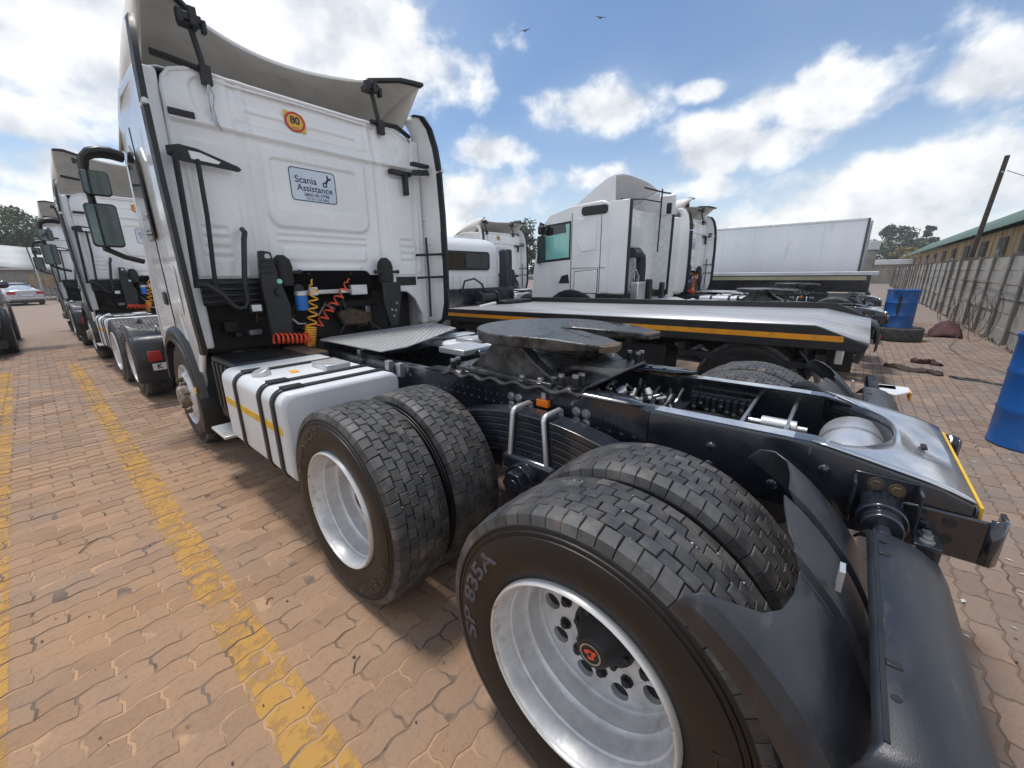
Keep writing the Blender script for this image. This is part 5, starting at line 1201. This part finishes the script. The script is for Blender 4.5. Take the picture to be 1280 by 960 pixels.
    m = MB(); m.prism(rrect(-.57, .57, 1.765, 2.035, .05), 'y', 5.948, 5.956); obj('rear_window', m, 'glass', wf)
    for k in range(9):
        m = MB(); m.box(-.80+.19*k, -.70+.19*k, 5.968, 5.995, 1.36, 1.62); obj('pressed_rib', m, 'white', c, bevel=.012)
    for sd_ in (-1, 1):
        m = MB(); m.prism([(6.35, 1.62), (6.35, 2.15), (7.15, 2.15), (7.45, 1.62)], 'x', sd_*.975, sd_*.985); obj('door_window', m, 'glass', t)
    m = MB(); m.box(.93, 1.13, 5.75, 6.0, 1.25, 2.15); obj('snorkel_stack', m, 'fender', t, bevel=.05, seg=3)
    return t

# ================================================================== trailers
def flat_trailer(x, label):
    t = thing('flatbed_trailer', label, 'trailer', (x, 0, 0))
    m = MB(); m.box(-1.25, 1.25, -.44, 12, 1.50, 1.60); obj('deck', m, 'whiteb', t, bevel=.01)
    m = MB(); m.box(-1.20, -1.12, -.2, 12, 1.36, 1.48); obj('side_beam', m, 'cream', t, bevel=.005)
    for xx in (-.5, .5): m = MB(); m.box(xx-.07, xx+.07, -.3, 12, 1.0, 1.5); obj('main_beam', m, 'frame', t)
    for yy in (1.4, 2.75):
        for sd_ in (-1, 1):
            w = link('wheel', RIM, t, (sd_*1.25, yy, 0)); w.rotation_euler = (0, 0, 0 if sd_ < 0 else pi); link('tyre', TYRE, w); link('tread', TREAD, w)
    m = MB(); m.box(-1.1, 1.1, -.36, -.28, .75, 1.0); obj('rear_bumper', m, 'black', t, bevel=.01)
    for sd_ in (-1, 1): m = MB(); m.box(sd_*.7, sd_*1.05, -.38, -.36, .80, .95); obj('tail_lamp', m, 'red', t)
    for sd_ in (-1, 1): m = MB(); m.box(sd_*.9, sd_*1.0, 9.5, 9.62, .3, 1.5); obj('landing_leg', m, 'frame', t)
    return t
def box_trailer(x, label):
    t = thing('box_trailer', label, 'trailer', (x, 0, 0))
    m = MB(); m.box(-1.25, 1.25, .04, 13.4, 1.25, 3.36); b = obj('box_body', m, 'box', t, bevel=.015)
    for k in range(12): m = MB(); m.box(-1.262, -1.25, .08+1.1*k, 1.176+1.1*k, 1.32, 3.28); obj('side_panel', m, 'box', t, bevel=.004)
    for z in (1.25, 3.29): m = MB(); m.box(-1.275, -1.25, .04, 13.4, z, z+.07); obj('side_rail', m, 'alu', t, bevel=.006)
    m = MB(); m.box(-1.25, 1.25, -.03, .04, 1.25, 3.36); obj('door_frame', m, 'frame', t, bevel=.01)
    for sd_ in (-1, 1):
        m = MB(); m.box(sd_*.03, sd_*1.18, -.06, -.03, 1.32, 3.28); dr = obj('rear_door', m, 'box', t, bevel=.006)
        for q in (.35, .85): obj('lock_rod', MB().cyl((sd_*q, -.085, 1.3), (sd_*q, -.085, 3.3), .018, 8), 'zinc', dr)
    for yy in (1.3, 2.65):
        for sd_ in (-1, 1):
            w = link('wheel', RIM, t, (sd_*1.25, yy, 0)); w.rotation_euler = (0, 0, 0 if sd_ < 0 else pi); link('tyre', TYRE, w); link('tread', TREAD, w)
    for xx in (-.5, .5): m = MB(); m.box(xx-.06, xx+.06, .1, 13, .95, 1.25); obj('main_beam', m, 'frame', t)
    for sd_ in (-1, 1): m = MB(); m.box(sd_*.9, sd_*1.0, 10.5, 10.62, .05, 1.25); obj('landing_leg', m, 'frame', t)
    return t

# ================================================================== cars
def car(label, loc, rz, paint, suv=False, nm='parked_car'):
    t = thing(nm, label, 'car', loc, rz)
    h = 1.22 if suv else 1.0
    # sections along y (rear 0 -> front 4.5): (y, half width, z low, z belt, roof half width, z roof)
    sec = [(0, .70, .42, .80, .66, .92), (.06, .84, .30, .86, .74, 1.00), (.45, .88, .24, .92, .74, 1.04), (.75, .89, .24, .93, .62, 1.12), (1.25, .90, .24, .94, .60, 1.42), (1.9, .90, .24, .93, .62, 1.47), (2.6, .90, .24, .91, .60, 1.42), (3.35, .89, .24, .88, .66, .96), (3.9, .87, .26, .80, .70, .86), (4.35, .80, .32, .68, .66, .74), (4.48, .66, .40, .60, .58, .64)]
    rows = []
    for y, w, zl, zb, rw, zr in sec:
        k = h
        rows.append([(-w*.92, y, zl*k), (-w, y, (zl+.1)*k), (-w, y, (zb-.08)*k), (-w*.965, y, zb*k), (-rw, y, (zr-.05)*k), (-rw*.86, y, zr*k), (0, y, (zr+.02)*k), (rw*.86, y, zr*k), (rw, y, (zr-.05)*k), (w*.965, y, zb*k), (w, y, (zb-.08)*k), (w, y, (zl+.1)*k), (w*.92, y, zl*k), (-w*.92, y, zl*k)])
    m = MB().grid(rows); m.add(rows[0][:-1], [tuple(range(13))]); m.add(rows[-1][:-1], [tuple(range(13))])
    obj('body', m, paint, t, sub=1, angle=60)
    m = MB(); m.add([(-.60, .80, 1.13*h), (.60, .80, 1.13*h), (.53, 1.20, 1.40*h), (-.53, 1.20, 1.40*h)], [(0, 1, 2, 3)]); obj('rear_window', m, 'glass', t, solid=.01)
    m = MB(); m.add([(-.60, 3.25, 1.0*h), (.60, 3.25, 1.0*h), (.53, 2.68, 1.40*h), (-.53, 2.68, 1.40*h)], [(0, 1, 2, 3)]); obj('windscreen', m, 'glass', t, solid=.01)
    for sd_ in (-1, 1):
        m = MB(); m.add([(sd_*.86, 1.0, .97*h), (sd_*.86, 3.05, .95*h), (sd_*.665, 2.55, 1.36*h), (sd_*.665, 1.35, 1.37*h)], [(0, 1, 2, 3)]); obj('side_window', m, 'glass', t, solid=.012)
        m = MB(); m.box(sd_*.45, sd_*.83, -.01, .12, .70*h, .90*h); obj('tail_lamp', m, 'red', t, bevel=.03)
        m = MB(); m.box(sd_*.50, sd_*.80, 4.28, 4.44, .55*h, .68*h); obj('headlamp', m, 'alu', t, bevel=.03)
        m = MB(); m.ball((sd_*.98, 2.95, 1.0*h), .09, 10, 6, (1, .7, .8)); obj('door_mirror', m, paint, t)
        for yy in (.85, 3.55):
            r = .32*(1.28 if suv else 1); w = link('wheel', MB().lathe([(-.0, 0), (-.01, r*.25), (.02, r*.60), (-.01, r*.66)], (0, 0, 0), 'x', 24).mesh('wheel', M['rim']), t, (sd_*.91, yy, r)); w.rotation_euler = (0, 0, 0 if sd_ < 0 else pi)
            link('tyre', MB().lathe([(-.005, r*.64), (-.02, r*.8), (-.01, r*.95), (.02, r), (.18, r), (.2, r*.7)], (0, 0, 0), 'x', 28).mesh('tyre', M['rubber']), w)
    m = MB(); m.box(-.80, .80, -.05, .10, .38*h, .52*h); obj('rear_bumper', m, paint, t, bevel=.04, seg=3)
    m = MB(); m.box(-.26, .26, -.065, -.05, .60*h, .71*h); obj('number_plate', m, 'sticker', t)
    m = MB(); m.box(-.82, .82, .2, 4.3, .16, .30); obj('underside', m, 'black', t)
    if suv:
        for k in range(5): m = MB(); m.box(-.5, .5, 4.46, 4.50, .48*h+.05*k, .48*h+.05*k+.02); obj('grille_bar', m, 'alu', t)
    return t

# ================================================================== trees
def tree(name, label, loc, h, rx, seed, lm='leaf', group=None, leaf=.28, n=5200, trunk=.25, open_=0.0, base=.25):
    r = random.Random(seed); t = thing(name, label, 'tree', loc, 0, group)
    m = MB(); m.tube([(0, 0, -.1), (.05*h*.1, 0, h*.2), (.02*h, .02*h, h*.45), (0, .03*h, h*.75)], [trunk, trunk*.8, trunk*.55, trunk*.2], 8)
    tips = []
    for k in range(9):
        a = r.uniform(0, 6.28); z0 = h*r.uniform(.22, .55); L_ = rx*r.uniform(.5, .85); p1 = (cos(a)*L_*.5, sin(a)*L_*.5, z0+h*.14); p2 = (cos(a)*L_, sin(a)*L_, z0+h*r.uniform(.18, .34))
        m.tube([(0, 0, z0), p1, p2], [trunk*.4, trunk*.25, trunk*.08], 6); tips.append(p2)
    obj('trunk', m, 'bark', t)
    cl = []
    for k in range(34):
        for _ in range(30):
            a = r.uniform(0, 6.28); u = sqrt(r.random()); z = r.uniform(base, .97)
            rad = rx*sqrt(max(.02, 1-((z-.55)/.47)**2))*(1-open_*r.random())
            c = (cos(a)*u*rad, sin(a)*u*rad, z*h)
            if u > .35 or r.random() < .4: break
        cl.append((c, rx*r.uniform(.16, .34), r.uniform(-.18, .18)))
    v = []; f = []; at = []
    for k in range(n):
        c, cr, tint = cl[r.randrange(len(cl))]
        d = Vector((r.gauss(0, 1), r.gauss(0, 1), r.gauss(0, 1))).normalized()*cr*(r.random()**.45); d.z *= .72
        p = Vector(c)+d; a = Vector((r.gauss(0, 1), r.gauss(0, 1), r.gauss(0, .6))).normalized(); b = a.orthogonal().normalized()
        b = (b*cos(k)+a.cross(b)*sin(k)); s_ = leaf*r.uniform(.5, 1.1); o = len(v)
        v += [tuple(p+a*s_*.6), tuple(p+b*s_*.3), tuple(p-a*s_*.6), tuple(p-b*s_*.3)]; f.append((o, o+1, o+2, o+3)); at.append(min(1, max(0, .5+tint+r.uniform(-.35, .35))))
    me = bpy.data.meshes.new('crown'); me.from_pydata(v, [], f); me.materials.append(M[lm]); set_rnd(me, at)
    link('crown', me, t); return t
# ================================================================== place everything
T1 = thing('tractor_truck', 'white tractor truck whose whole bare rear frame and coupling plate are in full view', 'truck', (2.02, 0, 0), 0, 'white high roof tractor trucks')
chassis(T1); CH = list(T1.children); cab_high(T1)
SK = ('pebbles', 'wheel_nut', 'label_text_', 'flange_hole', 'tread_lug', 'model_lettering', 'maker_lettering', 'stud_cap')
def place(src, x, y, label, rz=0):
    c = copy_tree(src, None, SK); c.location = (x, y, 0); c.rotation_euler = (0, 0, rz); c['label'] = label; return c
T2 = place(T1, 2.0, 7.2, 'white tractor truck with a number plate starting with K, second in its row', .028)
T3 = place(T1, 1.85, 14.6, 'white tractor truck heading the row by the yellow lines, near the silver car', .012)
F1 = place(T1, 12.2, 6.7, 'white high roof tractor truck ahead of the day cab truck, red cables on its rear')
R3 = place(T1, 13.45, -.1, 'white high roof tractor truck between the day cab truck and the flat trailer')
F2 = place(T1, 9.2, 13.6, 'white high roof tractor truck seen beyond the tow truck cab roof')
for T_ in (T2, T3):                                            # their roof spoilers are wound up higher
    for ch in T_.children:
        if ch.name.startswith('roof_spoiler'): ch.location.z += .22
# number plate and orange lamp of the second truck
m = MB(); m.box(-1.20, -.92, -.372, -.366, .47, .56); np_ = obj('number_plate', m, 'whiteb', T2)
v, f = text_geo('K', .085, .003); mm = MB(); mm.add([(-1.13+a, -.373, .515+b) for a, b, c in v], f); obj('plate_text', mm, 'ink', np_)
m = MB(); m.box(-1.05, -1.0, -.378, -.3735, .46, .57); obj('side_lamp', m, 'amber', T2, bevel=.01)
P1 = thing('tractor_truck', 'white day cab tractor truck with roof deflector beside the tow truck deck', 'truck', (9.05, -.05, 0))
for ch in CH:
    if ch.name.split('.')[0] not in SK: copy_tree(ch, P1, SK)
cab_low(P1)
tow_truck(5.72, 'tilt tray tow truck with steel deck and orange stripe along its side')
flat_trailer(16.6, 'low flat trailer with white deck edge in front of the box trailer')
box_trailer(20.2, 'long pale box trailer with closed sides behind the flat trailer')

# far left: cars, carport, trees
car('silver saloon car seen from behind, parked before the carport', (-.25, 41.5, 0), .28, 'silver')
car('black car parked beside the silver saloon', (2.6, 42.5, 0), .15, 'darkcar')
car('dark blue off-road car with silver headlamps opposite the tractor trucks', (-1.50, 19.0, 0), pi, 'darkcar', True).scale = (1.12, 1.2, 1.25)
cp = thing('carport', 'white shade cloth carport over the parked cars', 'carport', (-4, 50, 0))
for k in range(5):
    rows = []
    for i in range(9):
        u = i/8; rows.append([(-14+6.2*k+6.1*u, 0+8*j/4, 2.45+.50*j+.22*sin(pi*u)) for j in range(5)])
    obj('shade_sail', MB().grid(rows), 'shade', cp, solid=.02)
    for yy in (0, 8): obj('carport_post', MB().cyl((-14+6.2*k, yy, 0), (-14+6.2*k, yy, 2.45+yy*.25), .06, 8), 'zinc', cp)
fn = thing('steel_fence', 'grey steel picket fence behind the carport', 'fence', (-4, 60, 0))
for k in range(60): obj('picket', MB().cyl((-16+.62*k, 0, 0), (-16+.62*k, 0, 2.1), .05, 5), 'zinc', fn)
for z in (.4, 1.7): obj('rail', (lambda q: q.box(-16, 21, -.02, .02, z, z+.06))(MB()), 'zinc', fn)
bw = thing('low_building', 'low pale boundary building behind the steel fence', 'building', (-4, 64, 0))
m = MB(); m.box(-22, 30, 0, 5, 0, 2.6); obj('wall', m, 'concrete', bw)
m = MB(); m.box(-22.3, 30.3, -.3, 5.3, 2.6, 2.8); obj('roof', m, 'whiteb', bw)
for k in range(8): m = MB(); m.box(-20+6*k, -18+6*k, -.04, .02, 1.0, 2.1); obj('window', m, 'boards', bw)
for i, (x, y, h, r_) in enumerate(((-9, 72, 9.2, 6.5), (-1.5, 76, 9.0, 6), (5.5, 80, 9.2, 6), (-16, 80, 9.6, 7))):
    tree('broadleaf_tree', ('dense dark green tree above the silver car, behind the carport', 'dense green tree behind the carport, beside the heading truck cab', 'dense green tree half hidden by the heading truck cab', 'widest dark green tree behind the carport')[i], (x, y, 0), h, r_, 30+i, 'leaf', 'trees behind the carport', .42, 18000, .35)
tree('conifer_tree', 'tall thin tree top showing above the second truck cab', (9.2, 46, 0), 15.5, 1.8, 50, 'leaf', None, .4, 2600, .2, .3)
tree('broadleaf_tree', 'small tree crown behind the high roof truck beyond the tow truck', (26, 21, 0), 5.7, 2.0, 51, 'leaf2', None, .3, 2600, .2)
for i, (x, y, h, r_, lm) in enumerate(((118, 2, 9.5, 6, 'leaf2'), (128, -5, 11, 5, 'leaf2'), (120, -7, 7.5, 4.5, 'leaf2'), (135, -11, 11.5, 2.6, 'leaf2'), (140, 10, 10, 7, 'leaf2'), (125, -16.5, 7.6, 4.5, 'leaf2'))):
    tree('far_tree', 'hazy grey green tree on the skyline beyond the shed', (x, y, 0), h, r_, 60+i, lm, 'far trees beyond the shed', .75, 3600, .4, .3)
tree('yellow_tree', 'low yellow flowering tree by the shed roof end', (100, -5.6, 0), 5.4, 2.2, 70, 'leafy', None, .4, 2200, .2)
# far right yard buildings
fb = thing('far_building', 'low white roofed building at the far end of the wall', 'building', (70, 0, 0))
m = MB(); m.box(0, 6, -4.5, 14, 0, 2.3); obj('wall', m, 'concrete', fb)
m = MB(); m.box(-.4, 6.4, -4.9, 14.4, 2.3, 2.9); obj('roof', m, 'whiteb', fb, bevel=.05)
wc = thing('white_crate', 'white box body standing beside the far end of the box trailer', 'box', (26, -.35, 0))
m = MB(); m.box(-.4, .4, -.22, .2, 2.55, 2.95); obj('body', m, 'whiteb', wc, bevel=.02)
m = MB(); m.box(-.3, .3, -.15, .6, 0, 2.55); obj('frame', m, 'concrete', wc, bevel=.02)
# rags, sheet and litter
def rag(label, path, wd, hz_, mat, seed):
    r = random.Random(seed); rows = []; n = 5
    P_ = [Vector((*p, 0)) for p in path]; Q = []
    for a, b in zip(P_, P_[1:]):
        for k in range(4): Q.append(a.lerp(b, k/4))
    Q.append(P_[-1])
    for i, p in enumerate(Q):
        d = (Q[min(i+1, len(Q)-1)]-Q[max(i-1, 0)]).normalized(); s_ = Vector((-d.y, d.x, 0)); w = wd*r.uniform(.45, 1.15)*(.25 if i in (0, len(Q)-1) else 1)
        rows.append([tuple(p+s_*w*(-1+2*j/n)+Vector((r.uniform(-.01, .01), r.uniform(-.01, .01), .004+(hz_*r.uniform(.1, 1) if 0 < j < n else 0)))) for j in range(n+1)])
    return tag(obj('rag', MB().grid(rows), mat, None, solid=.005, angle=60), label, 'rag')
rag('crumpled dark brown rag lying across the brick paving', [(9.5, -.62), (9.35, -.80), (9.15, -.92), (9.2, -1.12), (9.0, -1.28)], .09, .07, 'cloth', 1)
rag('long black strip of rubber lying on the brick paving', [(9.02, -1.36), (8.92, -1.52), (8.88, -1.70), (8.75, -1.92)], .06, .03, 'black', 2)
rag('small knotted dark cloth beside the brown rag', [(10.15, -1.0), (10.05, -1.15), (10.2, -1.25), (9.95, -1.36)], .07, .09, 'maroon', 3)
sh = thing('scrap_panel', 'curved maroon car body panel dumped by the precast wall', 'scrap', (15.2, -1.95, 0))
rr_ = random.Random(9); rows = []
for i in range(19):
    u = i/18; hgt = .05+.30*sin(pi*u)**.6
    rows.append([(-.85+1.7*u+rr_.uniform(-.02, .02), -.25+.62*j/6-.20*u, max(.006, hgt*sin(pi*(.12+.80*j/6))*rr_.uniform(.75, 1.1) if 0 < j < 6 else .006)) for j in range(7)])
obj('panel', MB().grid(rows), 'maroon', sh, solid=.012, angle=60)
obj('loose_sheet', (lambda q: q.prism([(-.9, .2), (-.2, .1), (-.1, .45), (-1.1, .55)], 'z', .006, .012))(MB()), 'maroon', sh)
r = random.Random(77); m = MB()
for k in range(260):
    if r.random() < .45: x, y = r.uniform(-.9, 1.2), r.uniform(.8, 9)
    else: x, y = r.uniform(2.2, 12), r.uniform(-2.7, -.35)
    a = r.uniform(0, 6.28); l = r.uniform(.003, .010)*(1 if r.random() < .93 else 2.4); w = l*r.uniform(.25, .7); z = .0035
    m.add([(x+cos(a)*l, y+sin(a)*l, z), (x-sin(a)*w, y+cos(a)*w, z+.004), (x-cos(a)*l, y-sin(a)*l, z+.001), (x+sin(a)*w, y-cos(a)*w, z+.002)], [(0, 1, 2, 3)])
tag(obj('leaf_litter', m, 'cloth'), 'small dry leaves and crumbs scattered over the paving', 'litter', kind='stuff')
m = MB()
for k in range(160):
    x, y = r.uniform(2.3, 6.5), r.uniform(-2.2, -.5); a = r.uniform(0, 6.28); l = r.uniform(.005, .02); w = l*r.uniform(.3, .6)
    m.add([(x+cos(a)*l, y+sin(a)*l, .004), (x-sin(a)*w, y+cos(a)*w, .007), (x-cos(a)*l, y-sin(a)*l, .005), (x+sin(a)*w, y-cos(a)*w, .006)], [(0, 1, 2, 3)])
tag(obj('pale_litter', m, 'shade'), 'pale paper scraps and chips behind the truck tail', 'litter', kind='stuff')
def stick(label, pts, rr, mat='bark'):
    tag(obj('twig', MB().tube(pts, rr, 5), mat), label, 'twig')
stick('thin dry twig lying between the yellow lines', [(-.15, 3.38, .006), (-.11, 3.44, .010), (-.06, 3.49, .006)], .003)
stick('pale curved straw between the yellow lines, closest to the tyre lettering', [(.05, 1.12, .006), (.13, 1.16, .010), (.20, 1.17, .006)], .0025, 'shade')
stick('dark split twig between the yellow line and the front dual wheel', [(.44, 2.05, .005), (.46, 2.08, .007), (.48, 2.07, .005)], .0025)
stick('dark twig on the paving beside the lettered rear tyre', [(.54, 1.36, .005), (.57, 1.40, .007), (.60, 1.41, .005)], .002)
stick('pale stick on the paving behind the truck tail', [(3.9, -.72, .01), (4.15, -.80, .02), (4.3, -.78, .01)], .008, 'wood')
# birds
for lab, p, a in (('bird gliding high beside the cloud edge, wings level', (38, 30, 25.5), .3), ('bird gliding high, wings raised in a shallow V', (45.5, 25.6, 28), .9)):
    b = thing('bird', lab, 'bird', p, a)
    m = MB(); m.tube([(-.28, 0, 0), (-.12, 0, .01), (.1, 0, .02), (.22, 0, .03), (.30, 0, .02)], [.015, .06, .07, .04, .01], 8); obj('body', m, 'black', b)
    for sd_ in (-1, 1): m = MB(); m.add([(.12, 0, .04), (.16, sd_*.28, .12), (.02, sd_*.62, .10), (-.06, sd_*.25, .08), (-.08, 0, .04)], [(0, 1, 2, 3, 4)]); obj('wing', m, 'black', b, solid=.01)
# ------------------------------------------------------------------ haze
hb = MB(); hb.box(-70, 160, -40, 100, -1.0, 31)
hm = bpy.data.materials.new('haze_air'); hm.use_nodes = True; hm.node_tree.nodes.clear()
pv = hm.node_tree.nodes.new('ShaderNodeVolumePrincipled'); pv.inputs['Density'].default_value = .0012; pv.inputs['Color'].default_value = (.86, .90, .94, 1); pv.inputs['Anisotropy'].default_value = .2
ho = hm.node_tree.nodes.new('ShaderNodeOutputMaterial'); hm.node_tree.links.new(pv.outputs[0], ho.inputs['Volume'])
if HAZE: tag(obj('haze', hb, hm), 'thin pale haze over the yard', 'haze', kind='stuff')
